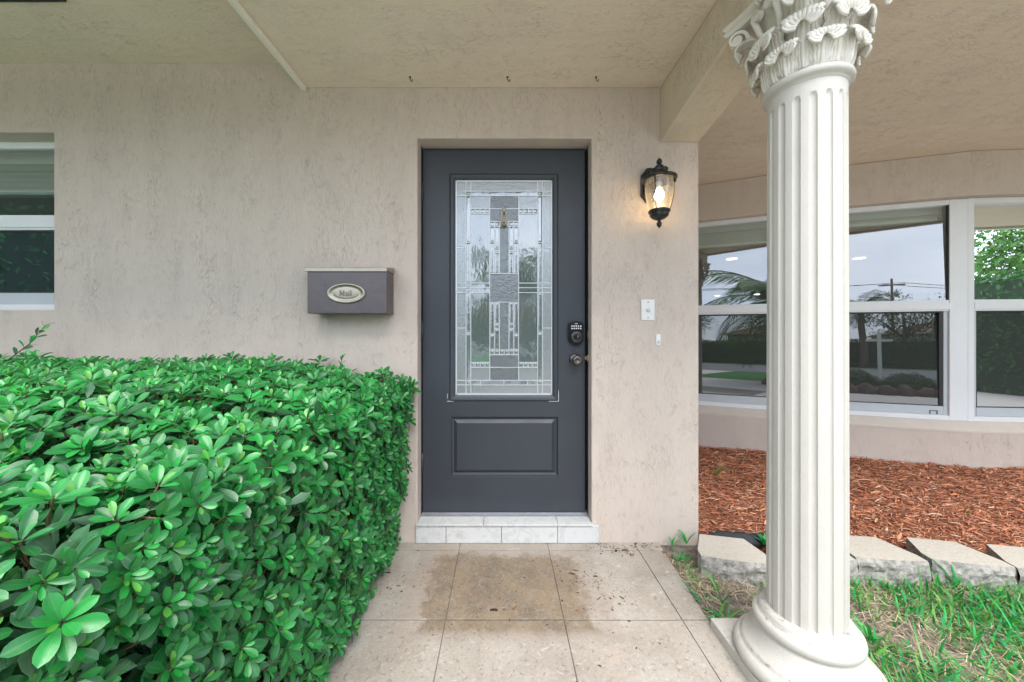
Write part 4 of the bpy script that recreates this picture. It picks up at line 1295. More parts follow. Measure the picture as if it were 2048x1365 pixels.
def scroll(cx_, cy_, cz_, ang, R0, width, turns=1.35, flip=1, th=0.011):
    """flat band rolled into a spiral; plane contains the vertical and direction ang"""
    d = Vector((math.cos(ang), math.sin(ang), 0)); sd_ = Vector((-math.sin(ang), math.cos(ang), 0))
    n = 44; v = []; f = []
    for k in range(n + 1):
        t_ = k / n
        a = PI * 1.05 - turns * 2 * PI * t_
        r = R0 * (1 - 0.80 * t_)
        w_ = width * (1 - 0.25 * t_)
        for (dr, sw) in ((-th * (1 - 0.6 * t_) / 2, -0.5), (th * (1 - 0.6 * t_) / 2, -0.5), (th * (1 - 0.6 * t_) * 0.15, 0.0), (th * (1 - 0.6 * t_) / 2, 0.5), (-th * (1 - 0.6 * t_) / 2, 0.5)):
            rr = r + dr
            p = Vector((cx_, cy_, cz_)) + d * (rr * math.cos(a)) * flip + Vector((0, 0, rr * math.sin(a))) + sd_ * sw * w_
            v.append(tuple(p))
    for k in range(n):
        for q in range(5):
            q2 = (q + 1) % 5
            f.append((k * 5 + q, k * 5 + q2, (k + 1) * 5 + q2, (k + 1) * 5 + q))
    f.append((4, 3, 2, 1, 0)); f.append(tuple(n * 5 + q for q in range(5)))
    mb = MB(); mb.smooth = True; mb.add(v, f)
    # button in the eye, and a stem reaching down to the bell
    c = Vector((cx_, cy_, cz_))
    mb.tube([c - sd_ * width * 0.42, c + sd_ * width * 0.42], R0 * 0.52, 16)
    base = Vector((CX, CY, 0)) + (Vector((cx_, cy_, 0)) - Vector((CX, CY, 0))).normalized() * 0.100
    s0 = Vector((base.x, base.y, cz_ - 0.10)); s2 = c - d * R0 * flip
    mid = s0.lerp(s2, 0.5) - d * 0.008 * flip
    mb.tube([s0, mid, s2], [0.007, 0.009, 0.010], 10)
    o = obj('volute', mb, 'carved', cap)
    es = o.modifiers.new('split', 'EDGE_SPLIT'); es.split_angle = R(50)
for k in range(4):
    a = PI / 4 + k * PI / 2
    for sg in (-1, 1):
        a2 = a + sg * 0.085
        scroll(CX + 0.186 * math.cos(a2), CY + 0.186 * math.sin(a2), ZT - 0.036, a + sg * 0.16, 0.030, 0.020)
for k in range(4):
    for sg in (-1, 1):
        a = k * PI / 2 + sg * 0.20
        tang = k * PI / 2 + sg * PI / 2
        scroll(CX + 0.137 * math.cos(a), CY + 0.137 * math.sin(a), ZT - 0.028, tang, 0.019, 0.018, 1.6, -1, 0.009)
def abacus_pts(scale, cornerw=0.026, concave=0.036, half=0.172):
    pts = []
    for k in range(4):
        a = k * PI / 2
        ca, sa = math.cos(a), math.sin(a)
        n = 14
        for i in range(n + 1):
            u = i / n * 2 - 1
            x = half - concave * (1 - u * u); y = u * (half - cornerw / 2)
            x += 0.0
            pts.append(((x * ca - y * sa) * scale, (x * sa + y * ca) * scale))
    return pts
def abacus():
    mb = MB()
    lv = [(0.93, ZT), (0.985, ZT + 0.010), (0.985, ZT + 0.016), (0.955, ZT + 0.019), (0.97, ZT + 0.024), (1.0, ZT + 0.030), (1.0, ZT + 0.0385)]
    v = []
    for s_, z in lv: v += [(CX + x, CY + y, z) for x, y in abacus_pts(s_)]
    n = len(v) // len(lv); f = []
    for j in range(len(lv) - 1):
        for i in range(n):
            f.append((j * n + i, j * n + (i + 1) % n, (j + 1) * n + (i + 1) % n, (j + 1) * n + i))
    f.append(tuple(range(n - 1, -1, -1))); f.append(tuple((len(lv) - 1) * n + i for i in range(n)))
    mb.add(v, f); obj('abacus', mb, 'carved', colm, bevel=0.001)
    for k in range(4):
        a = k * PI / 2
        mb = MB()
        c = Vector((CX + 0.146 * math.cos(a), CY + 0.146 * math.sin(a), ZT + 0.012))
        for q in range(6):
            b = q * PI / 3
            d = Vector((-math.sin(a) * math.cos(b), math.cos(a) * math.cos(b), math.sin(b)))
            o_ = Vector((math.cos(a), math.sin(a), 0))
            mb.tube([c + d * 0.003, c + d * 0.014 + o_ * 0.005, c + d * 0.021 + o_ * 0.002], [0.004, 0.0085, 0.003], 8)
        obj('rosette', mb, 'carved', cap)
abacus()

# ================================================================== MAILBOX
MX0, MX1, MYF = -0.963, -0.569, -0.121
MZ0, MZ1 = 1.203, 1.428
mail = thing('mailbox', 'bronze brown wall mailbox with oval plaque reading Mail beside the door', 'mailbox', ((MX0 + MX1) / 2, -0.01, MZ0))
mb = MB(); mb.box(MX0, MX1, MYF, -0.002, MZ0, MZ1 - 0.012); obj('box', mb, 'bronze', mail, bevel=0.003)
mb = MB(); mb.prism([(MYF - 0.008, MZ1 - 0.018), (MYF - 0.008, MZ1 + 0.001), (-0.003, MZ1 + 0.022), (-0.003, MZ1 - 0.0115), (MYF - 0.003, MZ1 - 0.0115), (MYF - 0.003, MZ1 - 0.018)], MX0 - 0.007, MX1 + 0.003, 'x')
ld = obj('lid', mb, 'nickel', mail, bevel=0.0015)
pcx, pcz = PX(692.5, 1.822), PZ(587, 1.822)
mb = MB()
def ell(rx, rz, y, n=64): return [(pcx + rx * math.cos(2 * PI * k / n), y, pcz + rz * math.sin(2 * PI * k / n)) for k in range(n)]
rings = [(1.0, 0.0), (1.0, -0.004), (0.94, -0.006), (0.86, -0.006), (0.80, -0.0035), (0.66, -0.0015), (0.60, -0.003), (0.57, -0.0032)]
v = []; f = []
for s_, y in rings:
    k_ = (1 - s_) * 0.5
    v += ell(0.0985 * s_, 0.0505 * (s_ - (1 - s_) * 0.25), MYF - 0.0005 + y)
for j in range(len(rings) - 1):
    for i in range(64):
        f.append((j * 64 + i, j * 64 + (i + 1) % 64, (j + 1) * 64 + (i + 1) % 64, (j + 1) * 64 + i))
f.append(tuple((len(rings) - 1) * 64 + i for i in range(64)))
mb.smooth = True; mb.add(v, f); mb.smooth = False
for k in range(72):
    a = 2 * PI * k / 72
    x, z = pcx + 0.0965 * math.cos(a), pcz + 0.0487 * math.sin(a)
    mb.lathe([(0.0022, 0.0), (0.0018, 0.002), (0.0005, 0.0027)], 6, (x, MYF - 0.005, z), 'y')
plq = obj('plaque', mb, 'nickel', mail)
mb = MB()
def stroke(pts, w_): # raised letter stroke
    for (a, b) in zip(pts[:-1], pts[1:]):
        p = Vector((a[0], a[1])); q = Vector((b[0], b[1])); d = (q - p).normalized() * (w_ / 2); n2 = Vector((-d.y, d.x))
        p = p - d * 0.6; q = q + d * 0.6
        P4 = [p + n2, q + n2, q - n2, p - n2]
        lx = pcx - 0.031; lz = pcz - 0.0115
        mb.prism([(lx + c.x * 0.024, lz + c.y * 0.024) for c in P4], MYF - 0.0062, MYF - 0.0032, 'y')
stroke([(0.10, 0), (0.10, 0.95)], 0.10); stroke([(0.10, 0.95), (0.48, 0.12)], 0.17); stroke([(0.48, 0.12), (0.86, 0.95)], 0.08); stroke([(0.86, 0.95), (0.86, 0)], 0.16)
for xx in (0.10, 0.86): stroke([(xx - 0.13, 0.0), (xx + 0.13, 0.0)], 0.06); stroke([(xx - 0.12, 0.96), (xx + 0.08, 0.96)], 0.06)
stroke([(1.22, 0.52), (1.34, 0.62), (1.50, 0.60), (1.56, 0.50), (1.56, 0.06), (1.66, 0.0)], 0.10)
stroke([(1.56, 0.36), (1.30, 0.28), (1.22, 0.14), (1.32, 0.02), (1.46, 0.04), (1.56, 0.14)], 0.09)
stroke([(1.92, 0), (1.92, 0.60)], 0.13); stroke([(1.80, 0.0), (2.06, 0.0)], 0.06); stroke([(1.80, 0.60), (1.92, 0.60)], 0.06); stroke([(1.89, 0.84), (1.95, 0.84)], 0.13)
stroke([(2.32, 0), (2.32, 1.0)], 0.13); stroke([(2.20, 0.0), (2.46, 0.0)], 0.06); stroke([(2.20, 1.0), (2.32, 1.0)], 0.06)
obj('lettering', mb, 'pewter', plq)

# ================================================================== WALL LANTERN
LX, LY = 0.779, -0.128
lan = thing('wall_lantern', 'black coach lantern with seeded glass and lit bulb on the wall', 'wall lamp', (LX, 0, 1.8))
mb = MB()
half = [(0.0, 0.092), (0.020, 0.088), (0.028, 0.074), (0.043, 0.058), (0.046, 0.050), (0.046, -0.050), (0.043, -0.058), (0.028, -0.074), (0.020, -0.088), (0.0, -0.092)]
pts = half + [(-a, b) for a, b in reversed(half[1:-1])]
zc = 1.880
mb.prism([(LX + a, zc + b) for a, b in pts], -0.022, -0.0015, 'y')
mb.prism([(LX + a * 0.78, zc + b * 0.84) for a, b in pts], -0.032, -0.0215, 'y')
obj('back_plate', mb, 'black', lan, bevel=0.003)
mb = MB(); mb.tube([(LX, -0.03, 1.905), (LX, -0.055, 1.925), (LX, -0.085, 1.925), (LX, LY + 0.02, 1.905)], [0.014, 0.014, 0.015, 0.018], 14); obj('arm', mb, 'black', lan)
mb = MB()
mb.lathe([(0.060, 1.860), (0.080, 1.858), (0.083, 1.864), (0.082, 1.871), (0.072, 1.877), (0.052, 1.884), (0.043, 1.892), (0.040, 1.906), (0.042, 1.909), (0.042, 1.913), (0.034, 1.916), (0.022, 1.920), (0.018, 1.926), (0.020, 1.930), (0.015, 1.934), (0.009, 1.937), (0.008, 1.940)], 40, (LX, LY, 0))
mb.cur = 0
for k in range(8):
    a = k * PI / 4
    mb.tube([(LX + 0.003 * math.cos(a), LY + 0.003 * math.sin(a), 1.939), (LX + 0.0095 * math.cos(a + 0.3), LY + 0.0095 * math.sin(a + 0.3), 1.948), (LX + 0.0085 * math.cos(a + 0.6), LY + 0.0085 * math.sin(a + 0.6), 1.958), (LX + 0.001 * math.cos(a + 0.9), LY + 0.001 * math.sin(a + 0.9), 1.970)], [0.003, 0.0048, 0.0042, 0.001], 6)
obj('cap', mb, 'black', lan)
gp = []
for k in range(11):
    u = k / 10; z = 1.859 - u * 0.150
    gp.append((0.0655 + 0.004 * math.sin(u * PI * 0.6) - 0.025 * u ** 2.2, z))
mb = MB(); mb.smooth = True
v = []; f = []
for r, z in gp:
    for k in range(40): v.append((LX + r * math.cos(k * PI / 20), LY + r * math.sin(k * PI / 20), z))
for j in range(len(gp) - 1):
    for k in range(40): f.append((j * 40 + k, j * 40 + (k + 1) % 40, (j + 1) * 40 + (k + 1) % 40, (j + 1) * 40 + k))
mb.add(v, f); obj('lamp_glass', mb, 'lamp_glass', lan)
mb = MB()
for k in range(3):
    a = k * 2 * PI / 3 + 0.62 * PI
    mb.tube([(LX + (r + 0.0035) * math.cos(a), LY + (r + 0.0035) * math.sin(a), z) for r, z in gp], 0.0022, 6)
    mb.tube([(LX + 0.074 * math.cos(a), LY + 0.074 * math.sin(a), 1.860), (LX + 0.076 * math.cos(a), LY + 0.076 * math.sin(a), 1.848)], 0.004, 8)
obj('frame_rib', mb, 'black', lan)
mb = MB()
mb.lathe([(0.040, 1.712), (0.050, 1.712), (0.052, 1.706), (0.050, 1.700), (0.046, 1.697), (0.044, 1.690), (0.045, 1.686), (0.036, 1.676), (0.024, 1.668), (0.010, 1.665), (0.007, 1.660), (0.009, 1.658), (0.006, 1.655)], 36, (LX, LY, 0))
for k in range(8):
    a = k * PI / 4
    mb.tube([(LX + 0.002 * math.cos(a), LY + 0.002 * math.sin(a), 1.657), (LX + 0.0085 * math.cos(a + 0.3), LY + 0.0085 * math.sin(a + 0.3), 1.648), (LX + 0.008 * math.cos(a + 0.6), LY + 0.008 * math.sin(a + 0.6), 1.638), (LX + 0.001 * math.cos(a + 0.9), LY + 0.001 * math.sin(a + 0.9), 1.625)], [0.003, 0.0046, 0.0042, 0.001], 6)
obj('bottom_cup', mb, 'black', lan)
mb = MB()
mb.lathe([(0.001, 1.753), (0.012, 1.757), (0.020, 1.768), (0.024, 1.782), (0.022, 1.797), (0.015, 1.812), (0.012, 1.822)], 24, (LX, LY, 0)); mb.cur = 1
mb.lathe([(0.013, 1.8225), (0.013, 1.845), (0.018, 1.850), (0.018, 1.858)], 20, (LX, LY, 0))
obj('bulb', mb, ['bulb', 'pewter'], lan)
pl = bpy.data.lights.new('lantern_light', 'POINT'); pl.energy = 0.22; pl.color = (1.0, 0.70, 0.38); pl.shadow_soft_size = 0.03
plo = bpy.data.objects.new('lantern_light', pl); COL.objects.link(plo); plo.location = (LX, LY, 1.735)

# ================================================================== DOORBELL, HOOKS
t = thing('doorbell', 'white rectangular doorbell plate with round button below the lantern', 'doorbell', (0.7725, 0, 1.2285))
mb = MB(); mb.box(0.737, 0.808, -0.0065, -0.0008, 1.173, 1.284); obj('plate', mb, 'plastic', t, bevel=0.003, bseg=3)
mb = MB(); mb.lathe([(0.0105, 0.0), (0.0105, 0.004), (0.0085, 0.0075), (0.004, 0.009), (0.0005, 0.0092)], 24, (0.7725, -0.0067, 1.2265), 'y'); obj('button', mb, 'pearl', t)
for z in (1.269, 1.187):
    mb = MB(); mb.lathe([(0.0032, 0.0), (0.0026, 0.0014), (0.0004, 0.0016)], 12, (0.7725, -0.0066, z), 'y'); obj('screw', mb, 'pewter', t)
t = thing('adhesive_hook', 'small white plastic adhesive hook under the doorbell', 'hook', (0.828, 0, 1.07))
mb = MB(); mb.prism([(0.828 + x * 0.22, 1.071 + z * 0.235) for x, z in stadium(0.105, 0.26)], -0.0042, -0.0008, 'y'); obj('plate', mb, 'plastic', t, bevel=0.001)
mb = MB(); mb.tube([(0.828, -0.0045, 1.062), (0.828, -0.010, 1.055), (0.828, -0.015, 1.058), (0.828, -0.016, 1.066)], 0.0035, 8); obj('hook_arm', mb, 'plastic', t)
for i, (px, lab) in enumerate(((820, 'left rusty screw hook in the porch ceiling above the mailbox'), (1015, 'middle rusty screw hook in the porch ceiling above the door'), (1192, 'right rusty screw hook in the porch ceiling near the beam'))):
    x = PX(px, 1.86); y = -0.083
    mb = MB(); mb.tube([(x, y, 2.4035), (x + 0.001, y, 2.388), (x + 0.006, y, 2.380), (x + 0.012, y, 2.382), (x + 0.013, y, 2.389)], 0.0022, 7)
    mb.lathe([(0.006, 2.3995), (0.006, 2.4025)], 10, (x, y, 0))
    tag(obj('screw_hook', mb, 'rust', origin=(x, y, 2.4)), lab, 'hook', 'screw hooks along the porch ceiling')

# ================================================================== EDGING BLOCKS
def block_mesh(seed):
    r2 = random.Random(seed)
    W1, W0, D, H = 0.305, 0.20, 0.19, 0.115     # front width, back width, depth, height
    mb = MB()
    nx_, nz_ = 26, 8
    def front(u, v):
        x = (u - 0.5) * W1
        k = 0.0 if v > 0.999 else 1.0
        e = min(1.0, (1 - v) * 5)
        bulge = 0.010 * math.sin(PI * u)
        y = -D / 2 - bulge - k * e * (0.010 + 0.016 * mnoise.noise(Vector((x * 22 + seed * 9, v * 3.1, seed)))) - 0.010 * mnoise.noise(Vector((x * 60, v * 8, seed + 3))) * e
        return (x, y, v * H)
    mb.grid(front, nx_, nz_, smooth=False)
    tops = [front(i / nx_, 1.0) for i in range(nx_ + 1)]
    bots = [front(i / nx_, 0.0) for i in range(nx_ + 1)]
    sidex = W1 / 2
    rim = [(-W1 / 2, -D / 2 + 0.045), (-W0 / 2, D / 2), (W0 / 2, D / 2), (W1 / 2, -D / 2 + 0.045)]
    top_poly = tops + [(x, y, H) for x, y in reversed(rim)]
    mb.add(top_poly, [tuple(range(len(top_poly)))])
    # sides and back: left front corner -> rim -> right front corner
    chain = [(tops[0][0], tops[0][1])] + rim + [(tops[-1][0], tops[-1][1])]
    for a, b in zip(chain[:-1], chain[1:]):
        mb.add([(a[0], a[1], 0), (b[0], b[1], 0), (b[0], b[1], H), (a[0], a[1], H)], [(0, 1, 2, 3)])
    o = obj('edging_block', mb, 'block')
    me = o.data; bpy.data.objects.remove(o)
    bm = bmesh.new(); bm.from_mesh(me); bmesh.ops.remove_doubles(bm, verts=bm.verts, dist=0.0004); bmesh.ops.recalc_face_normals(bm, faces=bm.faces); bm.to_mesh(me); bm.free()
    return me
bmesh_ = [block_mesh(s_) for s_ in (1, 2, 3)]
BL = [(1.075, -0.205, -11, 'edging block next to the wall corner, grass at its left end'),
      (1.435, -0.200, -3, 'edging block behind the column shaft, mostly hidden'),
      (1.752, -0.200, -4, 'edging block just right of the column, weathered split face'),
      (2.085, -0.235, -10, 'edging block right of the column block, tilted toward the lawn'),
      (2.410, -0.290, -13, 'edging block cut by the right picture edge'),
      (2.78, -0.37, -16, 'edging block just outside the right picture edge'),
      (3.10, -0.47, -18, 'last edging block in the curve outside the picture')]
for i, (x, y, a, lab) in enumerate(BL):
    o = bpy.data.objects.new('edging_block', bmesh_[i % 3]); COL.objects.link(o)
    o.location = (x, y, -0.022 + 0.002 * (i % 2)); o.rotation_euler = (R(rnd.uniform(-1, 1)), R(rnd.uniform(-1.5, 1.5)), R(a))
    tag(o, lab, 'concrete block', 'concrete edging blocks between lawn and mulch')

# ================================================================== MULCH
def bay_y(x):
    P = BAY
    for a, b in zip(P[:-1], P[1:]):
        if a[0] <= x <= b[0]: return a[1] + (b[1] - a[1]) * (x - a[0]) / (b[0] - a[0])
    return 1.6
def mfront(x): 
    if x < 1.26: return -0.115
    return np.interp(x, [1.26, 2.0, 2.4, 3.1, 5], [-0.115, -0.13, -0.19, -0.36, -0.9])
def mheight(x, y):
    yb_ = bay_y(x)
    u = min(max((y - mfront(x)) / max(yb_ - mfront(x), 0.1), 0), 1)
    return 0.052 + 0.055 * math.sin(min(u * 2, 1) * PI / 2) + 0.045 * u * min(max((x - 1.0) / 2, 0), 1) + 0.014 * mnoise.noise(Vector((x * 3.5, y * 3.5, 2))) - 0.03 * max(0, 1 - u * 6)
mb = MB()
def mfn(u, v):
    x = 1.047 + u * 3.9
    y0, y1 = mfront(x), bay_y(x) + 0.05
    y = y0 + v * (y1 - y0)
    return (x, y, mheight(x, min(y, bay_y(x))) - 0.006)
mb.grid(mfn, 60, 30)
tag(obj('mulch_bed', mb, 'mulchbed'), kind='structure')
def chips(n):
    V = []; F = []; C = []
    pal = np.array([(0.40, 0.13, 0.055), (0.46, 0.19, 0.09), (0.30, 0.09, 0.04), (0.54, 0.28, 0.16), (0.20, 0.065, 0.035), (0.62, 0.44, 0.32), (0.38, 0.17, 0.10)])
    pw = np.array([0.27, 0.22, 0.18, 0.13, 0.10, 0.03, 0.07])
    cnt = 0
    while cnt < n:
        x = rnd.uniform(1.05, 4.7); 
        if x > 3.9 and rnd.random() < 0.6: continue
        y = rnd.uniform(mfront(x) - 0.01, bay_y(x) - 0.01)
        near = 1 / max(0.6, (y + 1.943)) 
        z = mheight(x, y) + rnd.uniform(-0.006, 0.010)
        big = rnd.random() < 0.12
        L = rnd.uniform(0.012, 0.055) * (1.4 if big else 1); W = rnd.uniform(0.0008, 0.0026) * (2.6 if big else 1)
        a = rnd.gauss(0, 0.75) + (0.25 if rnd.random() < 0.5 else -0.2); e = rnd.gauss(0, 0.16)
        d = Vector((math.cos(a) * math.cos(e), math.sin(a) * math.cos(e), math.sin(e)))
        s_ = Vector((-math.sin(a), math.cos(a), rnd.uniform(-0.7, 0.7))).normalized()
        nn = d.cross(s_).normalized()
        if nn.z < 0: nn = -nn
        c = Vector((x, y, z))
        bend = nn * L * rnd.uniform(-0.10, 0.16)
        th = nn * W * 0.35
        o = len(V)
        for (q, w_) in ((-0.5, 0.5), (0.0, 1.0), (0.5, 0.35)):
            pc = c + d * L * q + bend * (1 - 4 * q * q)
            V += [pc - s_ * W * w_ / 1, pc + th * w_, pc + s_ * W * w_ / 1]
        for r_ in (0, 3):
            F += [(o + r_, o + r_ + 1, o + r_ + 4, o + r_ + 3), (o + r_ + 1, o + r_ + 2, o + r_ + 5, o + r_ + 4)]
        k = nr.choice(7, p=pw); cc = np.clip(pal[k] * rnd.uniform(0.9, 1.6) + 0.035, 0, 0.8)
        C += [(*cc, 1)] * 9
        cnt += 1
    V = np.array([tuple(v_) for v_ in V]) - np.array([2.5, 0.2, 0.05])
    o = np_obj('mulch', V, np.array(F), np.array(C), 'chips', origin=(2.5, 0.2, 0.05))
    tag(o, 'red brown shredded bark mulch filling the bed under the bay windows', 'mulch', kind='stuff')
chips(42000)
mb = MB()
def fab(u, v):
    x = 1.052 + u * 0.36
    y = -0.112 + v * 0.035 + 0.012 * math.sin(u * 7)
    return (x, y + 0.004, 0.045 + 0.045 * v + 0.010 * mnoise.noise(Vector((x * 30, v * 2, 0))) + 0.004)
mb.grid(fab, 30, 4)
o = obj('landscape_fabric', mb, 'fabric', origin=(1.2, -0.1, 0.05)); tag(o, 'black landscape fabric edge showing between mulch and first block', 'fabric')
so = o.modifiers.new('thick', 'SOLIDIFY'); so.thickness = 0.0025

# ================================================================== GRASS
def in_grass(x, y):
    if x < 0.80 + 0.03 * max(0, (y + 0.6)): return False
    if abs(x - CX) < 0.215 and abs(y - CY) < 0.215: return False
    fr = np.interp(x, [0.8, 0.92, 1.26, 2.0, 2.4, 3.1, 5], [-0.03, -0.25, -0.33, -0.33, -0.40, -0.58, -1.1])
    return y < fr
def blades(name, n, dens, lr, wr, pal, lay, label, cat, mat, wild=0.0):
    V = []; F = []; C = []
    cnt = 0; tries = 0
    while cnt < n and tries < n * 40:
        tries += 1
        x = 0.80 + 3.0 * rnd.random() ** 1.3; y = rnd.uniform(-2.0, -0.02)
        if not in_grass(x, y): continue
        if rnd.random() > dens(x, y): continue
        tuft = 1 if lay > 1 else rnd.randint(1, 4)
        for _ in range(tuft):
            px_, py_ = x + rnd.gauss(0, 0.008), y + rnd.gauss(0, 0.008)
            if not in_grass(px_, py_): continue
            L = rnd.uniform(*lr) * (1 + (rnd.random() < 0.08) * wild); W = rnd.uniform(*wr)
            a = rnd.uniform(0, 2 * PI)
            e = (rnd.uniform(0.45, 1.35) if lay <= 1 else rnd.uniform(-0.05, 0.35))
            p = Vector((px_, py_, rnd.uniform(-0.012, 0.0) if lay <= 1 else rnd.uniform(-0.004, 0.016)))
            s_ = Vector((-math.sin(a), math.cos(a), rnd.uniform(-0.3, 0.3))).normalized()
            o = len(V); ns = 4
            cv = rnd.uniform(0.25, 1.0) if lay <= 1 else rnd.uniform(-0.5, 0.5)
            for k in range(ns + 1):
                u = k / ns
                w_ = W * (1 - u ** 2.2) * (0.75 + 0.5 * math.sin(PI * min(u * 1.3, 1)))
                V += [p - s_ * w_ / 2, p + s_ * w_ / 2]
                ang = e - cv * u
                if p.z < 0.002 and ang < 0: ang = 0.02
                p = p + Vector((math.cos(a) * math.cos(ang), math.sin(a) * math.cos(ang), math.sin(ang))) * (L / ns)
            for k in range(ns):
                q = o + k * 2
                F.append((q, q + 1, q + 3, q + 2))
            cc = np.array(pal[rnd.randrange(len(pal))]) * rnd.uniform(0.7, 1.3)
            C += [(*cc, 1)] * (2 * (ns + 1))
            cnt += 1
    V = np.array([tuple(v_) for v_ in V]) - np.array([1.8, -1, 0])
    o = np_obj(name, V, np.array(F), np.array(C), mat, origin=(1.8, -1, 0))
    tag(o, label, cat, kind='stuff')
def dens_green(x, y):
    b = 0.30 + 0.9 * mnoise.noise(Vector((x * 2.6, y * 2.6, 5)))
    b += 0.8 * max(0, min(1, (x - 1.35) * 1.6)) * max(0, min(1, (-y - 0.75) * 2.2))
    if x < 1.3 and y > -0.62: b = (0.03 + 0.16 * (x > 1.12) + 0.22 * max(0, 1 - abs(x - 0.87) / 0.05)) * (0.5 if y < -0.42 else 1)
    if 1.3 < x and -0.55 < y: b += 0.12
    return max(0.03, b * 0.75)
def dens_straw(x, y):
    b = 0.55 + 0.8 * mnoise.noise(Vector((x * 3, y * 3, 9)))
    if x < 1.0 and y < -0.40: b *= 0.15
    return max(0.06, b)
blades('grass', 27000, dens_green, (0.022, 0.090), (0.003, 0.0100), [(0.045, 0.30, 0.07), (0.03, 0.36, 0.09), (0.11, 0.32, 0.06), (0.03, 0.24, 0.08), (0.16, 0.34, 0.08)], 1, 'patchy green lawn blades around the column and edging blocks', 'grass', 'blade', 1.0)
blades('dry_grass', 28000, dens_straw, (0.02, 0.075), (0.0008, 0.0024), [(0.52, 0.42, 0.28), (0.62, 0.52, 0.38), (0.42, 0.32, 0.21), (0.50, 0.38, 0.28), (0.30, 0.23, 0.16)], 2, 'dry straw coloured thatch lying on the sandy soil', 'dry grass', 'straw')

# single weeds that one can tell apart
def weed(loc, n, lr, wd, label, seed, cols=((0.03, 0.33, 0.09), (0.06, 0.40, 0.10)), up=(0.7, 1.45)):
    r2 = random.Random(seed)
    t = thing('weed', label, 'weed', loc, 'weeds around the blocks and bed')
    for _ in range(n):
        a = r2.uniform(0, 2 * PI); e = r2.uniform(*up); L = r2.uniform(*lr); W = wd * r2.uniform(0.7, 1.2)
        s_ = Vector((-math.sin(a), math.cos(a), 0)); p = Vector((0, 0, -0.004)); V = []; F = []
        ns = 6; cv = r2.uniform(0.4, 1.3)
        for k in range(ns + 1):
            u = k / ns
            w_ = W * (0.35 + 1.1 * math.sin(PI * min(u * 0.9 + 0.1, 1))) * (1 - u ** 3)
            V += [p - s_ * w_ / 2 + Vector((0, 0, w_ * 0.25)), p, p + s_ * w_ / 2 + Vector((0, 0, w_ * 0.25))]
            ang = e - cv * u
            p = p + Vector((math.cos(a) * math.cos(ang), math.sin(a) * math.cos(ang), math.sin(ang))) * (L / ns)
        for k in range(ns):
            q = k * 3; F += [(q, q + 1, q + 4, q + 3), (q + 1, q + 2, q + 5, q + 4)]
        cc = np.array(cols[r2.randrange(len(cols))]) * r2.uniform(0.75, 1.2)
        np_obj('blade', np.array([tuple(v_) for v_ in V]), np.array(F), np.tile(np.array([*cc, 1]), (len(V), 1)), 'blade', t, smooth=True)
weed((1.300, -0.125, 0.06), 11, (0.03, 0.075), 0.011, 'leafy weed growing over the first block left of the column', 1)
weed((1.385, -0.30, 0.03), 8, (0.05, 0.13), 0.008, 'grassy weed half hidden behind the column shaft', 12)
weed((1.19, -0.42, 0.0), 9, (0.04, 0.085), 0.011, 'broad bladed weed on bare soil in front of the first block', 2)
weed((0.885, -0.035, 0.0), 8, (0.04, 0.095), 0.005, 'thin grass tuft against the wall base', 3)
weed((0.955, -0.045, 0.02), 8, (0.05, 0.11), 0.006, 'taller grass tuft at the wall corner', 4)
weed((0.865, -0.17, 0.0), 9, (0.03, 0.08), 0.007, 'grass tuft along the path edge', 5)
weed((0.845, -0.50, 0.0), 5, (0.03, 0.09), 0.007, 'flat grass sprig beside the column plinth', 6, up=(0.1, 0.5))
weed((1.33, -0.62, 0.0), 8, (0.05, 0.11), 0.010, 'broad grass tuft touching the column base', 7)
weed((1.98, -0.345, 0.0), 5, (0.10, 0.20), 0.007, 'long single grass blades in front of the block right of the column', 8, up=(0.9, 1.5))
weed((1.50, 0.62, 0.11), 8, (0.05, 0.17), 0.007, 'thin green sprout in the mulch near the wall corner', 9, cols=((0.10, 0.22, 0.04), (0.16, 0.24, 0.06)), up=(0.5, 1.5))
weed((2.60, 0.10, 0.10), 5, (0.04, 0.09), 0.005, 'tiny green sprout in the mulch right of the column', 10, cols=((0.10, 0.22, 0.04),))
weed((1.62, -1.00, 0.0), 12, (0.07, 0.16), 0.010, 'lush grass clump at the lower right of the lawn', 11)
weed((1.80, -0.92, 0.0), 12, (0.07, 0.15), 0.010, 'second lush grass clump nearer the right edge', 13)

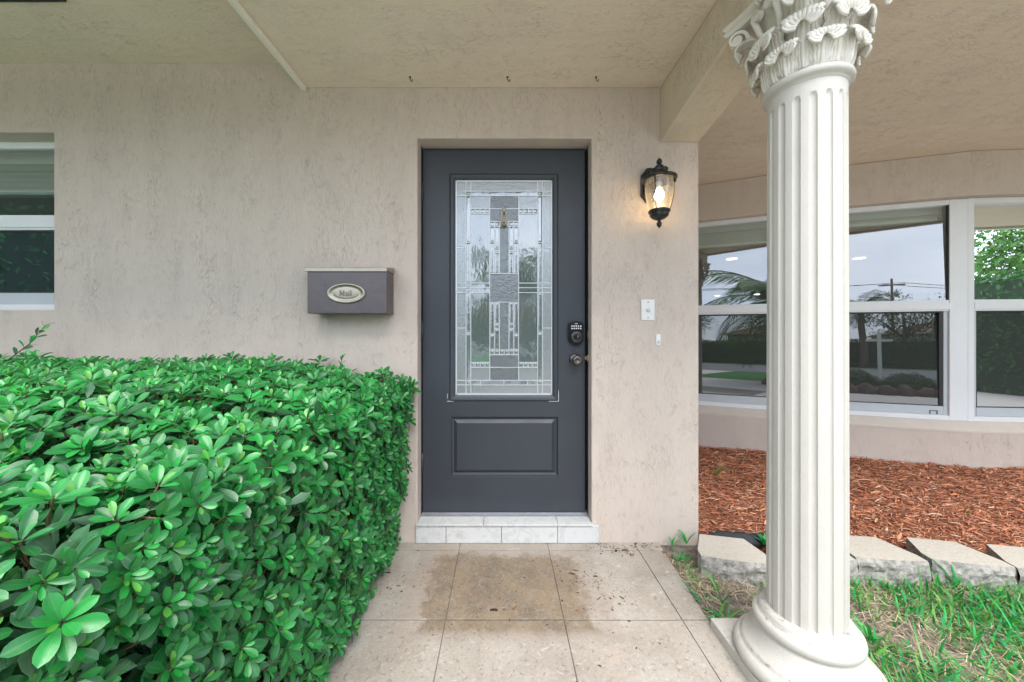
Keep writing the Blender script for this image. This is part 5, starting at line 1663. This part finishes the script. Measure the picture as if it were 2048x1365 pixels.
# litter on the path
def litter():
    V = []; F = []; C = []
    spots = [(0.62, -0.075, 0.07, 60), (0.52, -0.04, 0.10, 45), (0.45, -0.42, 0.12, 24), (0.75, -0.03, 0.06, 50), (0.1, -0.4, 0.5, 110), (0.40, -0.30, 0.14, 60), (-0.5, -0.3, 0.2, 40), (0.84, -0.10, 0.03, 50)]
    for (cx, cy, sp, n) in spots:
        for _ in range(n):
            x, y = rnd.gauss(cx, sp * 0.6), min(-0.016, rnd.gauss(cy, sp * 0.35))
            L = rnd.uniform(0.003, 0.012) * (2.6 if rnd.random() < 0.10 else 1); W = L * rnd.uniform(0.12, 0.5); a = rnd.uniform(0, PI)
            d = Vector((math.cos(a), math.sin(a), 0)); s_ = Vector((-d.y, d.x, 0)); c = Vector((x, y, 0.0016))
            o = len(V)
            V += [c - d * L / 2 - s_ * W / 2, c + d * L / 2 - s_ * W / 3, c + d * L / 2 + s_ * W / 3, c - d * L / 2 + s_ * W / 2, c + Vector((0, 0, W * 0.4 + 0.001))]
            F += [(o, o + 1, o + 4, o + 4), ]
            F.pop()
            F += [(o, o + 1, o + 4), (o + 1, o + 2, o + 4), (o + 2, o + 3, o + 4), (o + 3, o, o + 4)]
            cc = [(0.07, 0.045, 0.03), (0.20, 0.09, 0.05), (0.04, 0.03, 0.022), (0.28, 0.2, 0.12)][rnd.randrange(4)]
            C += [(*cc, 1)] * 5
    V = np.array([tuple(v_) for v_ in V]) - np.array([0.4, -0.3, 0])
    o = np_obj('leaf_litter', V, np.array(F), np.array(C), 'chips', origin=(0.4, -0.3, 0))
    tag(o, 'scattered brown crumbs and leaf bits on the path tiles', 'debris', kind='stuff')
litter()

# ================================================================== HEDGE
HX1 = -0.455
hedge = thing('hedge', 'clipped dense hedge with glossy green oval leaves beside the path', 'hedge', (-1.9, -1.2, 0.0))
HLOC = np.array([-1.9, -1.2, 0.0])
def ztop(x, y):
    d = HX1 - x
    return 0.862 + 0.085 * min(1, max(0, d) / 0.55) + 0.022 * mnoise.noise(Vector((x * 3.2, y * 3.2, 1))) + 0.012 * mnoise.noise(Vector((x * 9, y * 9, 4))) + 0.02 * max(0, min(1, (-x - 1.6)))
def xside(y, z):
    u = z / 0.85
    b = HX1 - 0.010 - 0.085 * max(0.0, 1 - u) ** 1.2 - 0.02 * (y + 0.1) * 0 
    return b + 0.022 * mnoise.noise(Vector((y * 4, z * 4, 8))) + (0.05 if False else 0)
ros = []   # (pos, normal, scale)
sp_ = 0.056
y = -2.20
while y < -0.06:
    x = -3.0
    while x < HX1 + 0.02:
        px_ = x + rnd.uniform(-0.5, 0.5) * sp_; py_ = y + rnd.uniform(-0.5, 0.5) * sp_
        if px_ < HX1 + 0.015 and py_ < -0.045:
            e = max(0, 1 - (HX1 - px_) / 0.10)
            ros.append(((px_, py_, ztop(px_, py_) - 0.05 * e * e + rnd.gauss(0, 0.010) + (rnd.uniform(0.015, 0.045) if rnd.random() < 0.10 else 0)), (0.9 * e + rnd.gauss(0, 0.22), rnd.gauss(0, 0.22) - 0.05, 1.0), rnd.uniform(0.8, 1.15)))
        x += sp_ * (1.0 if px_ > -2.6 else 1.3)
    y += sp_
z = 0.05
while z < 0.86:
    y = -2.20
    while y < -0.06:
        py_ = y + rnd.uniform(-0.5, 0.5) * sp_; pz_ = z + rnd.uniform(-0.5, 0.5) * sp_
        if py_ < -0.045:
            wx = 0.25 * max(0, 1 - (-py_) / 0.12)
            ros.append(((xside(py_, pz_) + rnd.gauss(0, 0.010), py_, pz_), (1.0, rnd.gauss(0, 0.28) - 0.05 + wx, rnd.gauss(0.30, 0.28)), rnd.uniform(0.72, 1.08)))
        y += sp_
    z += sp_ * 0.95
for _ in range(210):   # denser young growth at the street end of the hedge
    py_ = rnd.uniform(-1.66, -1.22)
    if rnd.random() < 0.5:
        pz_ = rnd.uniform(0.35, 0.86)
        ros.append(((xside(py_, pz_) + rnd.gauss(-0.006, 0.008), py_, pz_), (1.0, rnd.gauss(0, 0.28), rnd.gauss(0.35, 0.28)), rnd.uniform(0.75, 1.05)))
    else:
        px_ = rnd.uniform(-1.3, HX1)
        ros.append(((px_, py_, ztop(px_, py_) + rnd.gauss(-0.006, 0.008)), (rnd.gauss(0.15, 0.25), rnd.gauss(0, 0.22), 1.0), rnd.uniform(0.8, 1.1)))
# leaf template: grid 5 rows x 3
def leaf_template(rows=8, cols=4, width=0.43, cup=0.14, droop=0.16):
    P = []; al = []; F = []
    for i in range(rows + 1):
        u = i / rows
        uu = 0.02 + 0.98 * u
        wv = width / 2 * (max(0.0, math.sin(PI * min(uu, 1.0) ** 1.6)) ** 0.50)
        wv = max(wv, 0.012 if i < rows else 0.004)
        for j in range(cols + 1):
            s_ = j / cols * 2 - 1
            P.append((u, s_ * wv, cup * abs(s_) * wv * 2 * 0.8 - droop * u * u))
            al.append(abs(s_))
    for i in range(rows):
        for j in range(cols):
            a = i * (cols + 1) + j
            F.append((a, a + cols + 1, a + cols + 2, a + 1))
    return np.array(P), np.array(al), np.array(F)
TP, TA, TF = leaf_template()
LP, LA, LF = leaf_template(3, 2)
PALG = [((0.014, 0.35, 0.10), 0.34), ((0.010, 0.25, 0.080), 0.26), ((0.055, 0.20, 0.105), 0.24), ((0.03, 0.46, 0.105), 0.16)]
def ros_col(u, f0, grey):
    young = np.array((0.018, 0.31, 0.048)); mid_ = np.array((0.006, 0.175, 0.034)); old = np.array((0.026, 0.095, 0.042)) 
    c = mid_ * (1 - u) + young * u
    g = min(1, grey * 1.6 * (1 - u) + rnd.uniform(0, 0.35) * (1 - u))
    c = c * (1 - g) + old * g
    if u > 0.88 and rnd.random() < 0.45: c = np.array((0.085, 0.33, 0.045))
    return c * f0 * rnd.uniform(0.85, 1.15)
def pick_col(inner):
    r_ = rnd.random()
    if inner and r_ < 0.40: c = (0.12, 0.46, 0.07)
    else:
        a = 0; r_ = rnd.random(); c = PALG[0][0]
        for cc, w_ in PALG:
            a += w_
            if r_ < a: c = cc; break
    f = rnd.uniform(0.8, 1.2)
    return np.array(c) * f
camv = Vector((0, CAMY, CAMZ))
leaves = []   # (matrix 3x3 with scale, pos, colour, pixel size)
stems = []
for (pos, nm, sc) in ros:
    P = Vector(pos); N = (Vector(nm).normalized() + Vector((0.12, -0.30, 0.05))).normalized()
    A = N.orthogonal().normalized(); B = N.cross(A)
    n = rnd.randint(9, 12)
    rbase = rnd.uniform(0.78, 1.12); rgrey = rnd.uniform(0.0, 0.5) ** 1.2
    ph = rnd.uniform(0, 6.28)
    Zd = P.y - CAMY
    if Zd < 0.30 and P.x > -1.2: continue
    if Zd < 0.75: sc *= 0.62 + 0.38 * (Zd - 0.30) / 0.45 if Zd > 0.30 else 0.62
    inview = Zd > 0.12
    if not inview:
        n = 5
    stems.append((P - N * 0.055 + Vector((rnd.gauss(0, 0.012), rnd.gauss(0, 0.012), -0.01)), P))
    for k in range(n):
        u = k / (n - 1)         # 0 = outer, 1 = inner
        th = ph + k * 2.3999
        el = R(84 - 50 * u + rnd.gauss(0, 6))
        rad = A * math.cos(th) + B * math.sin(th)
        d = (rad * math.sin(el) + N * math.cos(el)).normalized()
        L = (0.0475 - 0.026 * u ** 1.6) * sc * rnd.uniform(0.85, 1.15)
        side = N.cross(rad).normalized()
        side = (side + (N * rnd.gauss(0, 0.18))).normalized()
        side = (side - d * side.dot(d)).normalized()
        up = d.cross(side).normalized()
        if up.dot(N) < 0: up = -up; side = -side
        p = P - N * 0.013 * (1 - u) + d * 0.004
        wf = rnd.uniform(0.85, 1.15)
        Mx = np.array([[d.x, side.x * wf, up.x], [d.y, side.y * wf, up.y], [d.z, side.z * wf, up.z]]) * L
        pxs = 0
        if inview:
            c = p + d * L * 0.5
            Z = c.y - CAMY
            ix = 1003 + 735 * c.x / Z; iy = 665 - 735 * (c.z - CAMZ) / Z
            if 10 < ix < 2040 and 10 < iy < 1350 and Z > 0.15:
                vd = (camv - c).normalized()
                pxs = L * 735 / Z * (0.35 + abs(up.dot(vd))) * (1.0 if u > 0.25 else 0.75)
        leaves.append((Mx, np.array(p), ros_col(u, rbase, rgrey), pxs))
order = sorted(range(len(leaves)), key=lambda i: -leaves[i][3])
solo = set(order[:300])
# shared meshes for the individually placed leaves
variants = []; vcol = []
for k in range(10):
    c = ros_col((0.0, 0.0, 0.15, 0.3, 0.45, 0.6, 0.75, 0.85, 0.2, 0.0)[k], (0.85, 1.05, 0.95, 1.05, 0.9, 1.0, 1.1, 0.95, 1.1, 0.8)[k], (0.05, 0.4, 0.2, 0.1, 0.3, 0.0, 0.1, 0.0, 0.45, 0.5)[k]); vcol.append(c)
    me = bpy.data.meshes.new('leaf')
    tp, ta, tf = leaf_template(9, 4, 0.41 + 0.02 * (k % 3), 0.16 + 0.03 * (k % 2), 0.10 + 0.05 * (k % 3))
    me.from_pydata([tuple(p) for p in tp], [], [tuple(int(i) for i in q) for q in tf])
    me.polygons.foreach_set('use_smooth', [True] * len(tf))
    at = me.color_attributes.new('tint', 'FLOAT_COLOR', 'POINT')
    at.data.foreach_set('color', np.concatenate([np.tile(c, (len(tp), 1)), ta[:, None]], 1).astype(np.float32).ravel())
    me.materials.append(M['leaf']); variants.append(me)
for i in sorted(solo):
    Mx, p, c, _ = leaves[i]
    o = bpy.data.objects.new('leaf', variants[min(range(10), key=lambda q: abs(vcol[q] - c).sum())]); COL.objects.link(o); o.parent = hedge
    m4 = Matrix(((Mx[0][0], Mx[0][1], Mx[0][2], p[0] - HLOC[0]), (Mx[1][0], Mx[1][1], Mx[1][2], p[1] - HLOC[1]), (Mx[2][0], Mx[2][1], Mx[2][2], p[2] - HLOC[2]), (0, 0, 0, 1)))
    o.matrix_basis = m4
rest = [leaves[i] for i in range(len(leaves)) if i not in solo]
def merge_leaves(lst, P, A, F):
    Ms = np.array([l[0] for l in lst]); ps = np.array([l[1] for l in lst]); cs = np.array([l[2] for l in lst])
    V = np.einsum('nij,kj->nki', Ms, P) + ps[:, None, :]
    n, k = len(lst), len(P)
    Fa = (F[None] + (np.arange(n) * k)[:, None, None]).reshape(-1, 4)
    C = np.concatenate([np.repeat(cs[:, None, :], k, 1), np.tile(A[None, :, None], (n, 1, 1))], 2).reshape(-1, 4)
    return V.reshape(-1, 3) - HLOC, Fa, C
V, Fa, C = merge_leaves(rest, TP, TA, TF)
o = np_obj('foliage', V, Fa, C, 'leaf', hedge, smooth=True); o['kind'] = 'stuff'
# leaves deeper in the hedge, coloured darker for the shade in the gaps
deep = []
for _ in range(24000):
    pos, nm, sc = ros[rnd.randrange(len(ros))]
    N = Vector(nm).normalized()
    P = Vector(pos) - N * rnd.uniform(0.035, 0.13) + Vector((rnd.gauss(0, 0.02), rnd.gauss(0, 0.02), rnd.gauss(0, 0.012)))
    if P.y > -0.02: continue
    d = (N * rnd.uniform(-0.1, 0.9) + Vector((rnd.gauss(0, 0.7), rnd.gauss(0, 0.7), rnd.gauss(0, 0.5)))).normalized()
    side = d.cross(N + Vector((rnd.gauss(0, 0.4), rnd.gauss(0, 0.4), 0))).normalized(); up = d.cross(side)
    L = rnd.uniform(0.030, 0.048)
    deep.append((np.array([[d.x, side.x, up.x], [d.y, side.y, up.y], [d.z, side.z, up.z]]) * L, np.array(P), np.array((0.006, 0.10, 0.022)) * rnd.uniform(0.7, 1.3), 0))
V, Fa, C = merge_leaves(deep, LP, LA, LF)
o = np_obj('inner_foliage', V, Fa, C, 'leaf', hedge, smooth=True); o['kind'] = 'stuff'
mb = MB()
for a, b in stems: mb.tube([a, (a + b) / 2 + Vector((rnd.gauss(0, 0.004), rnd.gauss(0, 0.004), 0)), b], [0.0022, 0.0018, 0.0012], 4, caps=False)
for _ in range(260):
    x = rnd.uniform(-2.8, HX1 - 0.22); yy = rnd.uniform(-2.2, -0.1)
    mb.tube([(x, yy, 0.0), (x + rnd.gauss(0, 0.06), yy + rnd.gauss(0, 0.06), 0.4), (x + rnd.gauss(0, 0.1), yy + rnd.gauss(0, 0.1), 0.80)], [0.008, 0.006, 0.003], 5, caps=False)
o = obj('branches', mb, 'twig', hedge); o['kind'] = 'stuff'
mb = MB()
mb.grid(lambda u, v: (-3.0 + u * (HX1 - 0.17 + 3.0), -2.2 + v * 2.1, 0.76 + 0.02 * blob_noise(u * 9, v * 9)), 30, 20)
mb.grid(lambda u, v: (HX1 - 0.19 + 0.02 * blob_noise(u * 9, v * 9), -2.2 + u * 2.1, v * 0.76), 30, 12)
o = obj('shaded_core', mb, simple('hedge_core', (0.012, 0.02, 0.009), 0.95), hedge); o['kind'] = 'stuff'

def sprig(base, tip, n, nleaf, L0):
    base = Vector(base); tip = Vector(tip)
    mb = MB(); mid = base.lerp(tip, 0.5) + Vector((0.012, 0, -0.006))
    mb.tube([base, mid, tip], [0.0025, 0.002, 0.001], 6)
    st = obj('shoot', mb, 'twig', hedge)
    lst = []
    for k in range(nleaf):
        u = 0.12 + 0.88 * k / (nleaf - 1)
        p = base.lerp(tip, u) + Vector((0.012, 0, -0.006)) * (1 - abs(2 * u - 1))
        ax = (tip - base).normalized()
        a = k * 2.4; A = ax.orthogonal().normalized(); B = ax.cross(A)
        rad = A * math.cos(a) + B * math.sin(a)
        el = R(60 - 30 * u)
        d = (rad * math.sin(el) + ax * math.cos(el) + Vector((0, 0, 0.2))).normalized()
        side = ax.cross(rad).normalized(); side = (side - d * side.dot(d)).normalized(); up = d.cross(side)
        if up.z < 0: up = -up; side = -side
        L = L0 * (1.0 - 0.4 * abs(u - 0.5))
        lst.append((np.array([[d.x, side.x, up.x], [d.y, side.y, up.y], [d.z, side.z, up.z]]) * L, np.array(p), pick_col(u > 0.85), 0))
    V, Fa, C = merge_leaves(lst, TP, TA, TF)
    V = V + HLOC - np.array(wloc(st))
    o = np_obj('shoot_leaves', V, Fa, C, 'leaf', hedge, smooth=True)
sprig((-2.40, -0.16, 0.97), (-2.235, -0.14, 1.145), 3, 14, 0.046)
sprig((-0.83, -0.12, 0.90), (-0.80, -0.10, 0.985), 3, 9, 0.034)
#sprig((-0.44, -0.16, 0.80), (-0.42, -0.16, 0.905), 3, 8, 0.030)
#sprig((-0.43, -0.10, 0.62), (-0.385, -0.09, 0.66), 3, 6, 0.030)
sprig((-1.16, -0.12, 0.93), (-1.15, -0.10, 0.985), 3, 7, 0.034)
